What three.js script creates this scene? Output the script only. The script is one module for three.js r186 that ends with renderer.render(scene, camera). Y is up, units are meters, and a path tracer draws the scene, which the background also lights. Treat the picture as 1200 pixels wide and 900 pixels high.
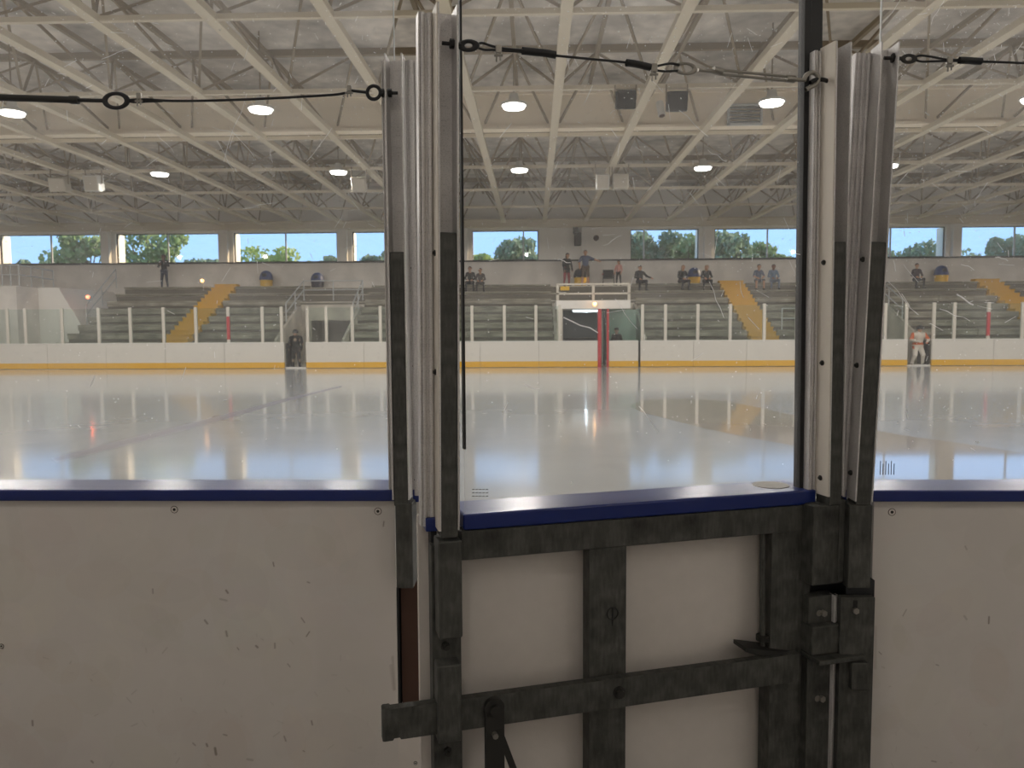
import * as THREE from 'three';
import { mergeGeometries, mergeVertices, toCreasedNormals } from 'three/addons/utils/BufferGeometryUtils.js';
import { RoundedBoxGeometry } from 'three/addons/geometries/RoundedBoxGeometry.js';
import { MarchingCubes } from 'three/addons/objects/MarchingCubes.js';
import { ImprovedNoise } from 'three/addons/math/ImprovedNoise.js';

// ---------------------------------------------------------------- camera, sky, sun, exposure
const scene = new THREE.Scene();
const renderer = new THREE.WebGLRenderer({ antialias: true });
renderer.toneMapping = THREE.LinearToneMapping;
renderer.toneMappingExposure = 1.0;
renderer.shadowMap.enabled = true;
const FPX = 900, W = 1200, H = 900;
const camera = new THREE.PerspectiveCamera(2 * Math.atan(H / 2 / FPX) * 180 / Math.PI, W / H, 0.05, 400);
const EYE = new THREE.Vector3(0, 1.6, 0);
camera.position.copy(EYE);
camera.rotation.set(-Math.atan(64 / FPX), 0.028, -0.0054, 'YXZ');
camera.updateMatrixWorld(true);
camera.focus = 2.6;
camera.userData.fStop = 7;
scene.background = new THREE.Color().setRGB(0.62, 1.0, 1.65);
scene.backgroundIntensity = 1.0;
const sun = new THREE.DirectionalLight(0xffd6a6, 9);
sun.position.set(60, 34, -60); sun.target.position.set(0, 4, -42);
sun.castShadow = true; sun.shadow.mapSize.set(2048, 2048);
Object.assign(sun.shadow.camera, { left: -50, right: 50, top: 40, bottom: -40, near: 1, far: 200 });
scene.add(sun, sun.target);
const LAMP_CD = 22.5, WALK_CD = 7.5;

// ---------------------------------------------------------------- helpers
const V = (x, y, z) => new THREE.Vector3(x, y, z);
let seed = 12345;
const rnd = () => { seed = (seed + 0x6d2b79f5) | 0; let t = Math.imul(seed ^ (seed >>> 15), 1 | seed); t = (t + Math.imul(t ^ (t >>> 7), 61 | t)) ^ t; return ((t ^ (t >>> 14)) >>> 0) / 4294967296; };
const rr = (a, b) => a + (b - a) * rnd();
const rayOf = (px, py) => V((px - W / 2) / FPX, -(py - H / 2) / FPX, -1).applyQuaternion(camera.quaternion);
const onZ = (px, py, z) => { const d = rayOf(px, py); return EYE.clone().addScaledVector(d, z / d.z); };       // where that sight line meets the upright plane z
const onY = (px, py, y) => { const d = rayOf(px, py); return EYE.clone().addScaledVector(d, (y - EYE.y) / d.y); }; // where it meets the level y
const XZ = (px, z, py = 380) => onZ(px, py, z).x;
const HZ = (px, py, z) => onZ(px, py, z).y;

const used = new Map();
function numbered(n) { const k = used.get(n) || 0; used.set(n, k + 1); return k ? n + '_' + String(k).padStart(3, '0') : n; }
function shade(o) { o.castShadow = true; o.receiveShadow = true; return o; }
function mesh(name, geo, mat, parent) { const g = Array.isArray(geo) ? (geo.length > 1 ? mergeGeometries(geo.map(flat)) : geo[0]) : geo; const m = shade(new THREE.Mesh(g, mat)); m.name = name; parent.add(m); return m; }
function flat(g) { const n = g.index ? g.toNonIndexed() : g; for (const k of Object.keys(n.attributes)) if (!['position', 'normal', 'uv'].includes(k)) n.deleteAttribute(k); return n; }
function thing(name, label, category, x = 0, y = 0, z = 0, turn = 0, group) {
  const o = new THREE.Group(); o.name = numbered(name); scene.add(o); o.position.set(x, y, z); o.rotation.y = turn;
  o.userData = { label, category }; if (group) o.userData.group = group; return o;
}
function single(name, geo, mat, label, category, group) { const m = mesh(numbered(name), geo, mat, scene); m.userData = { label, category }; if (group) m.userData.group = group; return m; }
function struct(name, label, geo, mat) { let o; if (geo) o = mesh(name, geo, mat, scene); else { o = new THREE.Group(); o.name = name; scene.add(o); } o.userData = { kind: 'structure', label, category: name.split('_')[0] }; return o; }
function metreUV(g) {
  g = flat(g); const p = g.attributes.position, n = g.attributes.normal, uv = new Float32Array(p.count * 2);
  for (let i = 0; i < p.count; i++) {
    const ax = Math.abs(n.getX(i)), ay = Math.abs(n.getY(i)), az = Math.abs(n.getZ(i));
    const [u, v] = ay >= ax && ay >= az ? [p.getX(i), p.getZ(i)] : ax >= az ? [p.getZ(i), p.getY(i)] : [p.getX(i), p.getY(i)];
    uv[2 * i] = u; uv[2 * i + 1] = v;
  }
  g.setAttribute('uv', new THREE.BufferAttribute(uv, 2)); return g;
}
// a box between two corners
function bx(x0, x1, y0, y1, z0, z1) { const g = new THREE.BoxGeometry(Math.abs(x1 - x0), Math.abs(y1 - y0), Math.abs(z1 - z0)); g.translate((x0 + x1) / 2, (y0 + y1) / 2, (z0 + z1) / 2); return metreUV(g); }
function rbx(x0, x1, y0, y1, z0, z1, r = 0.004) {
  const w = Math.abs(x1 - x0), h = Math.abs(y1 - y0), d = Math.abs(z1 - z0);
  const g = new RoundedBoxGeometry(w, h, d, 1, Math.min(r, w / 2.2, h / 2.2, d / 2.2)); g.translate((x0 + x1) / 2, (y0 + y1) / 2, (z0 + z1) / 2); return metreUV(g);
}
function rod(a, b, r, seg = 8, r2 = r) {
  const d = b.clone().sub(a), g = new THREE.CylinderGeometry(r2, r, d.length(), seg, 1); g.translate(0, d.length() / 2, 0);
  g.applyQuaternion(new THREE.Quaternion().setFromUnitVectors(V(0, 1, 0), d.normalize())); g.translate(a.x, a.y, a.z); return flat(g);
}
function tube(pts, r, seg = 24, rad = 6) { return flat(new THREE.TubeGeometry(new THREE.CatmullRomCurve3(pts), seg, r, rad)); }
// a bar of square section between two points, wide across the level and deep upright
function bar(a, b, w, h) {
  const d = b.clone().sub(a), L = d.length(), g = new THREE.BoxGeometry(w, h, L), m = new THREE.Matrix4();
  m.lookAt(b, a, Math.abs(d.y / L) > 0.95 ? V(1, 0, 0) : V(0, 1, 0)); m.setPosition(a.clone().add(b).multiplyScalar(0.5)); g.applyMatrix4(m); return metreUV(g);
}
// upright prism: outline in (x, y), front at z0, back at z1
function prism(pts, z0, z1) {
  const s = new THREE.Shape(pts.map((p) => new THREE.Vector2(p[0], p[1])));
  const g = new THREE.ExtrudeGeometry(s, { depth: Math.abs(z1 - z0), bevelEnabled: false }); g.translate(0, 0, Math.min(z0, z1)); return metreUV(g);
}
// outline in plan (x, z), from y0 up to y1
function column(pts, y0, y1) {
  const s = new THREE.Shape(pts.map((p) => new THREE.Vector2(p[0], -p[1])));
  const g = new THREE.ExtrudeGeometry(s, { depth: y1 - y0, bevelEnabled: false }); g.rotateX(-Math.PI / 2); g.translate(0, y0, 0); return metreUV(g);
}

// ---------------------------------------------------------------- textures and materials
const noise = new ImprovedNoise();
const fbm = (x, y, z = 0, o = 4) => { let s = 0, a = 0.5; for (let i = 0; i < o; i++) { s += a * noise.noise(x, y, z + i * 7.3); x *= 2.03; y *= 2.03; a *= 0.5; } return s; };
// tiling colour texture computed per texel: fn(u, v) in 0..1 gives [r, g, b] 0..255
function colorTex(n, fn, repeat = 1) {
  const d = new Uint8Array(n * n * 4);
  for (let y = 0; y < n; y++) for (let x = 0; x < n; x++) { const c = fn(x / n, y / n); for (let k = 0; k < 3; k++) d[(y * n + x) * 4 + k] = Math.max(0, Math.min(255, c[k])); d[(y * n + x) * 4 + 3] = 255; }
  const t = new THREE.DataTexture(d, n, n); t.colorSpace = THREE.SRGBColorSpace; t.wrapS = t.wrapT = THREE.MirroredRepeatWrapping; t.magFilter = THREE.LinearFilter; t.repeat.set(repeat, repeat); t.needsUpdate = true; return t;
}
const tint = (rgb, k) => rgb.map((c) => c * k);
const speckle = () => { const a = new Float32Array(256 * 256); for (let i = 0; i < a.length; i++) a[i] = rnd(); return a; };
const grain = speckle(), at = (u, v, s) => grain[(Math.floor(v * s) % 256) * 256 + (Math.floor(u * s) % 256)];
const steelTex = colorTex(256, (u, v) => { const b = fbm(u * 5, v * 5, 1), s = fbm(u * 30, v * 6, 4), p = at(u, v, 256) > 0.985 ? 18 : 0; const k = 1 + 0.55 * b + 0.35 * s; return [74 * k + p, 74 * k + p, 70 * k + p]; }, 3);
const alumTex = colorTex(256, (u, v) => { const g = at(u, v, 256), b = fbm(u * 6, v * 3, 9); const k = 1 + 0.14 * b - (g > 0.93 ? 0.2 : 0) + 0.06 * (g - 0.5); return [206 * k, 203 * k, 201 * k]; }, 2.5);
const concreteTex = colorTex(256, (u, v) => { const k = 1 + 0.3 * fbm(u * 4, v * 4, 2) + 0.08 * (at(u, v, 256) - 0.5); return [196 * k, 190 * k, 176 * k]; }, 0.25);
const benchTex = colorTex(256, (u, v) => { const k = 1 + 0.45 * fbm(u * 3, v * 24, 3) + 0.35 * fbm(u * 5, v * 5, 8); return [142 * k, 138 * k, 123 * k]; }, 0.3);
const deckTex = colorTex(256, (u, v) => { const k = 1 + 0.5 * fbm(u * 4, v * 4, 21) + 0.2 * fbm(u * 20, v * 20, 5); return [205 * k, 198 * k, 190 * k]; }, 0.12);
const wallTex = colorTex(256, (u, v) => { const k = 1 + 0.12 * fbm(u * 5, v * 5, 31); return [218 * k, 212 * k, 205 * k]; }, 0.2);
const iceTex = colorTex(512, (u, v) => { const k = 1 + 0.03 * fbm(u * 3, v * 16, 41) + 0.03 * fbm(u * 40, v * 40, 3); return [198 * k, 200 * k, 200 * k]; }, 0.06);
const iceRough = colorTex(512, (u, v) => { const k = 1 + 0.14 * fbm(u * 3, v * 20, 51) + 0.14 * fbm(u * 9, v * 9, 44); return [165 * k, 165 * k, 165 * k]; }, 0.08);
iceRough.colorSpace = THREE.NoColorSpace;
// a dirty pane scatters more where dust sits on it
const dustTex = colorTex(512, (u, v) => { const b = Math.max(0, fbm(u * 6, v * 6, 61) + 0.15), s = Math.max(0, fbm(u * 3, v * 40, 64)), g = at(u, v, 256); const k = 135 + 130 * b + 60 * s + (g > 0.985 ? 60 : 0); return [k, k, k]; }, 0.6);
dustTex.colorSpace = THREE.NoColorSpace;
const boardTex = colorTex(512, (u, v) => { const k = 1 + 0.035 * fbm(u * 4, v * 4, 71) + 0.02 * fbm(u * 30, v * 30, 72); return [212 * k, 205 * k, 198 * k]; }, 0.7);

const std = (o) => new THREE.MeshStandardMaterial(o);
const rgb = (r, g, b) => new THREE.Color().setRGB(r / 255, g / 255, b / 255, THREE.SRGBColorSpace);
const M = {
  ice: new THREE.MeshPhysicalMaterial({ map: iceTex, roughness: 0.36, roughnessMap: iceRough, clearcoat: 0.75, clearcoatRoughness: 0.085, ior: 1.33 }),
  wetIce: new THREE.MeshPhysicalMaterial({ color: rgb(200, 193, 184), roughness: 0.07, ior: 1.33, clearcoat: 0.5, clearcoatRoughness: 0.04 }),
  iceMark: new THREE.MeshPhysicalMaterial({ color: rgb(158, 155, 164), roughness: 0.36, clearcoat: 0.5, clearcoatRoughness: 0.06 }),
  board: std({ map: boardTex, roughness: 0.55 }),
  farBoard: std({ color: rgb(212, 208, 200), roughness: 0.35 }),
  kick: std({ color: rgb(222, 170, 34), roughness: 0.4 }),
  blue: new THREE.MeshPhysicalMaterial({ color: rgb(14, 36, 104), roughness: 0.28, clearcoat: 0.2, clearcoatRoughness: 0.25 }),
  steel: std({ map: steelTex, roughness: 0.62, metalness: 0.25 }),
  darkSteel: std({ color: rgb(48, 47, 44), roughness: 0.6, metalness: 0.3 }),
  black: std({ color: rgb(22, 22, 23), roughness: 0.55 }),
  alum: std({ map: alumTex, roughness: 0.4, metalness: 0.25 }),
  cream: std({ color: rgb(210, 203, 192), roughness: 0.5, metalness: 0.15 }),
  zinc: std({ color: rgb(150, 146, 138), roughness: 0.4, metalness: 0.7 }),
  rust: std({ color: rgb(74, 52, 42), roughness: 0.9 }),
  concrete: std({ map: concreteTex, roughness: 0.9 }),
  tier: std({ color: rgb(112, 106, 96), roughness: 0.95 }),
  bench: std({ map: benchTex, roughness: 0.75 }),
  yellowStep: std({ color: rgb(214, 164, 30), roughness: 0.7 }),
  yellow: std({ color: rgb(212, 168, 40), roughness: 0.5 }),
  deck: std({ map: deckTex, roughness: 0.9 }),
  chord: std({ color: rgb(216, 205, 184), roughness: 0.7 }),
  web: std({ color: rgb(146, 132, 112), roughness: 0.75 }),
  girder: std({ color: rgb(244, 231, 210), roughness: 0.75 }),
  wall: std({ map: wallTex, roughness: 0.85 }),
  paleWall: std({ color: rgb(236, 232, 226), roughness: 0.85 }),
  trim: std({ color: rgb(206, 198, 184), roughness: 0.6 }),
  post: std({ color: rgb(204, 198, 186), roughness: 0.5 }),
  red: std({ color: rgb(178, 36, 44), roughness: 0.5 }),
  rail: std({ color: rgb(192, 194, 194), roughness: 0.5, metalness: 0.1 }),
  dark: std({ color: rgb(34, 35, 37), roughness: 0.7 }),
  booth: std({ color: rgb(96, 100, 102), roughness: 0.8 }),
  blueLid: std({ color: rgb(34, 56, 110), roughness: 0.5 }),
  navy: std({ color: rgb(26, 32, 54), roughness: 0.6 }),
  whitePaint: std({ color: rgb(222, 220, 214), roughness: 0.6 }),
  lampGlow: std({ color: 0xffffff, emissive: new THREE.Color(1, 0.96, 0.9), emissiveIntensity: 6 }),
  tubeGlow: std({ color: 0xffffff, emissive: new THREE.Color(0.8, 0.95, 1), emissiveIntensity: 1.3 }),
  amberGlow: std({ color: 0xffffff, emissive: new THREE.Color(1, 0.5, 0.14), emissiveIntensity: 2.2 }),
  redGlow: std({ color: 0xffffff, emissive: new THREE.Color(1, 0.2, 0.06), emissiveIntensity: 2.2 }),
  pane: new THREE.MeshPhysicalMaterial({ color: 0xffffff, transmission: 1, thickness: 0, roughness: 0.29, roughnessMap: dustTex, ior: 1.45 }),
  farPane: new THREE.MeshPhysicalMaterial({ color: rgb(240, 246, 244), transmission: 1, thickness: 0, roughness: 0.05, ior: 1.45 }),
  window: new THREE.MeshPhysicalMaterial({ color: rgb(244, 250, 252), transmission: 1, thickness: 0, roughness: 0.02, ior: 1.45 }),
  greenPane: new THREE.MeshPhysicalMaterial({ color: rgb(206, 226, 220), transmission: 1, thickness: 0, roughness: 0.28, ior: 1.45 }),
  scratch: new THREE.MeshPhysicalMaterial({ color: rgb(248, 248, 248), roughness: 1, transmission: 0.6, thickness: 0 }),
  darkScratch: std({ color: rgb(70, 64, 58), roughness: 0.9 }),
  people: std({ vertexColors: true, roughness: 0.85 }),
  bark: std({ color: rgb(86, 74, 62), roughness: 0.95 }),
  grass: std({ color: rgb(96, 116, 62), roughness: 1 }),
};
const leafMat = (r, g, b) => new THREE.MeshPhysicalMaterial({ color: rgb(r, g, b), roughness: 0.95, transmission: 0.35, thickness: 0, side: THREE.DoubleSide });

// ---------------------------------------------------------------- the hall
const FAR = -32.2, BACK = -42, CHORD = 7.3, DECK = 9.15;
const XL = -36, XR = 34, ZB = 5;
{
  const ice = struct('floor_ice', 'white ice sheet with faint streaks and window reflections', bx(XL, XR, -0.3, 0, -2.72, FAR - 0.12), M.ice);
  // flooded strip, mirror smooth
  const poly = (pts, y, mat, name) => {
    const p = pts.map(([x, q]) => onY(x, q, 0)), s = new THREE.Shape(p.map((v) => new THREE.Vector2(v.x, -v.z))), g = new THREE.ShapeGeometry(s);
    g.rotateX(-Math.PI / 2); g.translate(0, y, 0); const m = mesh(name, g, mat, ice); return m;
  };
  poly([[738, 476], [752, 469], [800, 467], [850, 470], [895, 479], [940, 489], [1000, 500], [1070, 512], [1130, 520], [1200, 531], [1300, 548], [1330, 600], [1010, 600], [1003, 546], [985, 533], [940, 524], [884, 514], [830, 503], [790, 493], [752, 483]], 0.0012, M.wetIce, 'wet_strip');
  poly([[60, 537], [130, 519], [200, 502], [270, 484], [330, 468], [400, 452], [401, 453.5], [340, 469], [276, 488], [206, 507], [136, 525], [66, 542]], 0.0012, M.iceMark, 'gouge_line');
}
struct('floor_stands', 'grey concrete floor under the far stands', bx(XL, XR, -0.3, 0, FAR - 0.12, BACK - 0.5), M.concrete);
struct('floor_walkway', 'dark rubber walkway on the near side of the boards', bx(XL, XR, -0.3, 0, -2.72, ZB), std({ color: rgb(112, 110, 108), roughness: 0.9 }));
struct('wall_left', 'plain beige end wall of the hall', bx(XL - 0.4, XL, -0.3, DECK + 0.4, BACK - 0.5, ZB + 0.4), M.wall);
struct('wall_right', 'plain beige end wall at the other end of the hall', bx(XR, XR + 0.4, -0.3, DECK + 0.4, BACK - 0.5, ZB + 0.4), M.wall);
struct('wall_near', 'plain beige wall behind the near walkway', bx(XL, XR, -0.3, DECK + 0.4, ZB, ZB + 0.4), M.wall);

// roof: deck on a two-layer frame of chords and slanting webs
const ceiling = struct('ceiling', 'grey roof deck over a beige steel space frame');
mesh('deck', bx(XL, XR, DECK, DECK + 0.25, BACK - 0.5, ZB + 0.4), M.deck, ceiling);
const zs = []; for (let k = -4; k <= 6; k++) zs.push(-14.45 - 4.45 * k);
const xs = []; for (let x = 0.62 - 2.18 * 16; x < XR; x += 2.18) if (x > XL + 0.5) xs.push(x);
for (const x of xs) mesh('long_chord', bx(x - 0.11, x + 0.11, CHORD, CHORD + 0.14, BACK + 0.3, ZB), M.chord, ceiling);
for (const z of zs) mesh('cross_chord', bx(XL, XR, CHORD + 0.02, CHORD + 0.12, z - 0.05, z + 0.05), M.chord, ceiling);
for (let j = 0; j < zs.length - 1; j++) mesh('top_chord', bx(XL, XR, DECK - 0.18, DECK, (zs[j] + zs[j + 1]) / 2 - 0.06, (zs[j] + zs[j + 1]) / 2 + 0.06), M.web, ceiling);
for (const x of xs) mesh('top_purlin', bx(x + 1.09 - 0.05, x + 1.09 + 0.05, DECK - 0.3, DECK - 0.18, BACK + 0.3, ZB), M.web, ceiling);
{
  const near = [], far = [];
  zs.forEach((z) => xs.forEach((x) => {
    const seen = z < -14 && Math.abs(x - 0.4) < 0.7 * -z + 1.2;
    for (const sx of [-1, 1]) for (const sz of [-1, 1]) {
      const g = bar(V(x, CHORD + 0.1, z), V(x + sx * 1.09, DECK - 0.2, z + sz * 2.2), 0.055, 0.055);
      if (seen && z > -31 && near.length < 296) near.push(g); else if (z + sz * 2.2 > BACK) far.push(g);
    }
  }));
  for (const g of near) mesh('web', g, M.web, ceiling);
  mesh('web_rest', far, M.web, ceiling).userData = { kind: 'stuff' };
  mesh('girder', [bx(XL, XR, 7.5, 8.45, -23.2, -23.0), bx(XL, XR, 7.44, 7.52, -23.3, -22.9), bx(XL, XR, 8.43, 8.5, -23.3, -22.9)], M.girder, ceiling);
}
// far wall with its strip of windows
const SILL = 5.34, HEAD = 6.95;
const colX = []; for (let k = -2; k < 10; k++) colX.push(-23.35 + 6.54 * k);
{
  const w = struct('wall_far', 'beige far wall below and between the strip windows');
  mesh('parapet', bx(XL, XR, 0, SILL - 0.06, BACK - 0.5, BACK), M.wall, w);
  mesh('sill', bx(XL, XR, SILL - 0.07, SILL, BACK - 0.5, BACK + 0.1), M.dark, w);
  mesh('header', bx(XL, XR, HEAD, DECK, BACK - 0.5, BACK), M.paleWall, w);
  mesh('eaves_beam', bx(XL, XR, HEAD + 0.12, HEAD + 0.5, BACK, BACK + 0.35), M.chord, w);
  for (const x of colX) mesh('column', [bx(x - 0.42, x + 0.42, SILL, HEAD, BACK - 1.0, BACK - 0.02), bx(x - 0.2, x + 0.2, SILL, HEAD + 0.1, BACK - 0.02, BACK + 0.3)], M.paleWall, w);
  const cx0 = XZ(631, BACK, 290), cx1 = XZ(739, BACK, 290);
  mesh('blank_panel', bx(cx0, cx1, SILL, HEAD, BACK - 0.45, BACK + 0.02), M.paleWall, w);
  let n = 1;
  for (let i = 0; i < colX.length - 1; i++) {
    let a = colX[i] + 0.42, b = colX[i + 1] - 0.42;
    if (a < XL + 0.5 || b > XR - 0.5) { const q = [Math.max(a, XL), Math.min(b, XR)]; mesh('end_panel', bx(q[0], q[1], SILL, HEAD, BACK - 0.5, BACK), M.paleWall, w); continue; }
    if (a < cx0 && b > cx0) b = cx0; else if (a < cx1 && b > cx1) a = cx1; else if (a >= cx0 && b <= cx1) continue;
    const g = struct('window_' + n, 'strip window with pale blue sky and trees behind it'); n++;
    g.position.set((a + b) / 2, 0, BACK - 0.2); const h = (b - a) / 2;
    mesh('frame', [bx(-h, h, SILL, SILL + 0.05, -0.04, 0.04), bx(-h, h, HEAD - 0.05, HEAD, -0.04, 0.04), bx(-h, -h + 0.05, SILL, HEAD, -0.04, 0.04), bx(h - 0.05, h, SILL, HEAD, -0.04, 0.04)], M.darkSteel, g);
    const mid = b === cx0 ? 0.55 * h : a === cx1 ? -0.6 * h : 0;
    mesh('mullion', bx(mid - 0.035, mid + 0.035, SILL, HEAD, -0.04, 0.04), M.rail, g);
    mesh('pane', bx(-h + 0.05, mid - 0.035, SILL + 0.05, HEAD - 0.05, -0.004, 0.004), M.window, g);
    mesh('pane', bx(mid + 0.035, h - 0.05, SILL + 0.05, HEAD - 0.05, -0.004, 0.004), M.window, g);
  }
}
// outdoors
struct('floor_outside', 'grass outside the far windows', bx(-120, 120, -0.3, -0.05, BACK - 0.5, -140), M.grass);
function tree(px, pyTop, z, wpx, leaf, label, dense) {
  const p = onZ(px, pyTop, z), top = p.y, r = wpx / FPX * -z / 2;
  const t = thing('tree', label, 'tree', p.x, -0.05, z, 0, 'trees beyond the strip windows');
  const ball = [], trunk = [rod(V(0, 0, 0), V(0.1, top * 0.75, 0), 0.28, 8, 0.12)];
  const lg = new THREE.PlaneGeometry(0.3, 0.2), mats = [];
  const q = new THREE.Quaternion(), s = V(1, 1, 1);
  for (let k = 0; k < 11; k++) {
    const c = V(rr(-0.8, 0.8) * r, top - rr(0.08, 0.55) * Math.min(top, 2 * r) - 0.3, rr(-0.5, 0.5) * r), cr = rr(0.28, 0.5) * r;
    trunk.push(rod(V(0.05, top * 0.45, 0), c, 0.09, 5, 0.03));
    for (let i = 0; i < dense * 0.62; i++) {
      const d = V(rr(-1, 1), rr(-1, 1), rr(-1, 1)); if (d.length() > 1) { i--; continue; }
      d.multiplyScalar(cr); d.y *= 0.7; q.setFromEuler(new THREE.Euler(rr(0, 6), rr(0, 6), rr(0, 6)));
      mats.push(new THREE.Matrix4().compose(c.clone().add(d), q.clone(), s.clone().multiplyScalar(rr(0.7, 1.5))));
    }
  }
  const im = shade(new THREE.InstancedMesh(lg, leaf, mats.length)); mats.forEach((m, i) => im.setMatrixAt(i, m)); im.name = 'foliage'; im.userData = { kind: 'stuff' }; t.add(im);
  mesh('trunk', trunk, M.bark, t);
}
{
  const a = leafMat(122, 150, 92), b = leafMat(156, 178, 92), c = leafMat(112, 138, 108);
  tree(98, 268, -56, 90, a, 'green tree filling the window beside the blank end of the stands', 260);
  tree(172, 262, -58, 84, a, 'open-crowned green tree behind the standing spectator', 200);
  tree(40, 300, -66, 60, c, 'low blue-green tree under open sky past the railing', 200);
  tree(240, 296, -66, 50, c, 'small grey-green tree above the yellow stair', 200);
  tree(310, 288, -70, 78, b, 'rounded bright green tree behind the yellow barrel', 320);
  tree(350, 298, -72, 50, b, 'low bright green shrub tree near the blue-lidded barrel', 260);
  tree(395, 294, -64, 40, c, 'dark leafy tree half hidden by a window column', 220);
  tree(436, 284, -62, 60, c, 'grey-green tree behind the window next to the steel gate post', 300);
  tree(566, 296, -72, 40, b, 'low yellow-green tree in the window by the blank wall panel', 260);
  tree(612, 276, -62, 64, c, 'dark tree rising against the blank wall panel', 340);
  tree(762, 270, -60, 70, c, 'dense blue-green tree behind the seated spectators', 420);
  tree(800, 276, -66, 60, a, 'leafy tree beside the window column over the spectators', 380);
  tree(862, 268, -58, 84, c, 'tall leafy tree over the second yellow stair', 420);
  tree(905, 282, -68, 50, a, 'lighter tree next to open bright sky', 260);
  tree(1065, 286, -74, 80, c, 'low far tree line over the white-clad goalkeeper', 320);
  tree(1150, 288, -74, 90, c, 'wide far tree over the third yellow stair', 320);
  tree(1190, 272, -64, 56, c, 'taller dark tree at the last window bay', 300);
}

// ---------------------------------------------------------------- far stands
const rowH = (k) => 1.08 + 0.404 * k, rowZ = (k) => -34.5 - 0.86 * k;
const AISLES = [[-16.35, 0.6], [10.35, 0.62], [23.5, 0.62]];
const VOMS = [[-11.7, -8.5], [0.95, 5.05], [14.1, 17.1]];
const LEFTX = -21.7;
{
  const st = struct('floor_tiers', 'stepped concrete tiers of the far stands');
  const labels = ['between the concrete ramp wall and the first yellow stair', 'between the first yellow stair and the player entrance', 'between the player entrance and the scorer booth', 'between the scorer booth and the second yellow stair', 'between the second yellow stair and the goalkeeper gate', 'between the goalkeeper gate and the third yellow stair', 'past the third yellow stair'];
  const cuts = [LEFTX, AISLES[0], VOMS[0], VOMS[1], AISLES[1], VOMS[2], AISLES[2], XR];
  const span = (c) => (c === LEFTX || c === XR ? [c, c] : c[0] < c[1] && c[1] > 1 || c[1] < -1 ? c : [c[0] - c[1], c[0] + c[1]]);
  const edges = cuts.map(span);
  for (let k = 0; k < 8; k++) {
    const gaps = k < 5 ? VOMS : [];
    let x = LEFTX;
    for (const [a, b] of [...gaps, [XR, XR]]) { if (a > x) mesh('tier', bx(x, a, k ? rowH(k) - 0.404 : 0, rowH(k) - 0.1, rowZ(k), BACK), M.tier, st); x = b; }
    x = LEFTX;
    for (const [a, b] of [...gaps, [XR, XR]]) { if (a > x) mesh('tread', bx(x, a, rowH(k) - 0.1, rowH(k) - 0.05, rowZ(k), BACK), M.concrete, st); x = b; }
  }
  for (let s = 0; s < 7; s++) {
    const a = edges[s][1], b = edges[s + 1][0];
    const t = thing('bleacher_bench', 'weathered wooden bench rows ' + labels[s], 'bleacher', (a + b) / 2, 0, rowZ(0));
    const h = (b - a) / 2 - 0.04, n = Math.max(1, Math.round(h * 2 / 3.2));
    for (let k = 0; k < 8; k++) for (let i = 0; i < n; i++) {
      const q0 = -h + 2 * h * i / n + 0.01, q1 = -h + 2 * h * (i + 1) / n - 0.01, z = rowZ(k) - rowZ(0);
      mesh('plank', rbx(q0, q1, rowH(k) - 0.05, rowH(k) + 0.03, z - 0.14, z + 0.2, 0.012), M.bench, t);
      if (k < 6) mesh('riser_board', bx(q0, q1, rowH(k) - 0.23, rowH(k) - 0.052, z + 0.14, z + 0.17), M.bench, t);
    }
  }
  const names = ['first', 'second', 'third'], where = ['below the standing spectator in jeans', 'between seated spectators on the top row', 'past the red-marked glass post'];
  AISLES.forEach(([c, w], i) => {
    const t = thing('aisle_stair', 'steep yellow painted stair ' + where[i], 'stair', c, 0, rowZ(0));
    for (let k = 0; k < 16; k++) { const y = 0.995 + 0.202 * k, z = 0.3 - 0.43 * k; mesh('step', [bx(-w, w, y - 0.24, y + 0.01, z - 0.46, z - 0.05), bx(-w, w, y + 0.01, y + 0.06, z - 0.46, z)], M.yellowStep, t); }
  });
  // entrances cut into the tiers
  VOMS.forEach(([a, b], i) => {
    const top = rowH(4), g = struct('wall_entrance_' + (i + 1), 'grey walls of an entrance cut into the stands');
    mesh('cheek', prism([[0, 0], [3.8, 0], [3.8, top + 0.1], [3.4, top + 0.1], [0, rowH(0) + 0.12]], 0, 0.12).rotateY(Math.PI / 2).translate(a, 0, rowZ(0) + 0.05), M.concrete, g);
    mesh('cheek', prism([[0, 0], [3.8, 0], [3.8, top + 0.1], [3.4, top + 0.1], [0, rowH(0) + 0.12]], 0, 0.12).rotateY(Math.PI / 2).translate(b - 0.12, 0, rowZ(0) + 0.05), M.concrete, g);
    for (const q of [bx(a, a + 0.5, 0, top + 0.2, rowZ(5) + 0.02, rowZ(5) + 0.2), bx(b - 0.5, b, 0, top + 0.2, rowZ(5) + 0.02, rowZ(5) + 0.2), bx(a + 0.5, b - 0.5, 2.1, top + 0.2, rowZ(5) + 0.02, rowZ(5) + 0.2)]) mesh('back', q, M.concrete, g);
    for (const x of [a, b]) mesh('passage_side', bx(x - 0.1, x + 0.1, 0, rowH(4), BACK, rowZ(5) + 0.02), M.concrete, g);
  });
  // concrete ramp wall at the blank end
  const e = struct('wall_ramp', 'pale concrete wall beside the ramp at the blank end of the stands');
  mesh('front_face', bx(XL, XZ(21, -35.4), 0, 3.75, -35.4, -42), M.wall, e);
  mesh('side_face', prism([[XZ(21, -37), 0], [LEFTX, 0], [LEFTX, 1.3], [LEFTX - 1.4, 3.75], [XZ(21, -37), 3.75]], -37, -42), M.paleWall, e);
}
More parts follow.
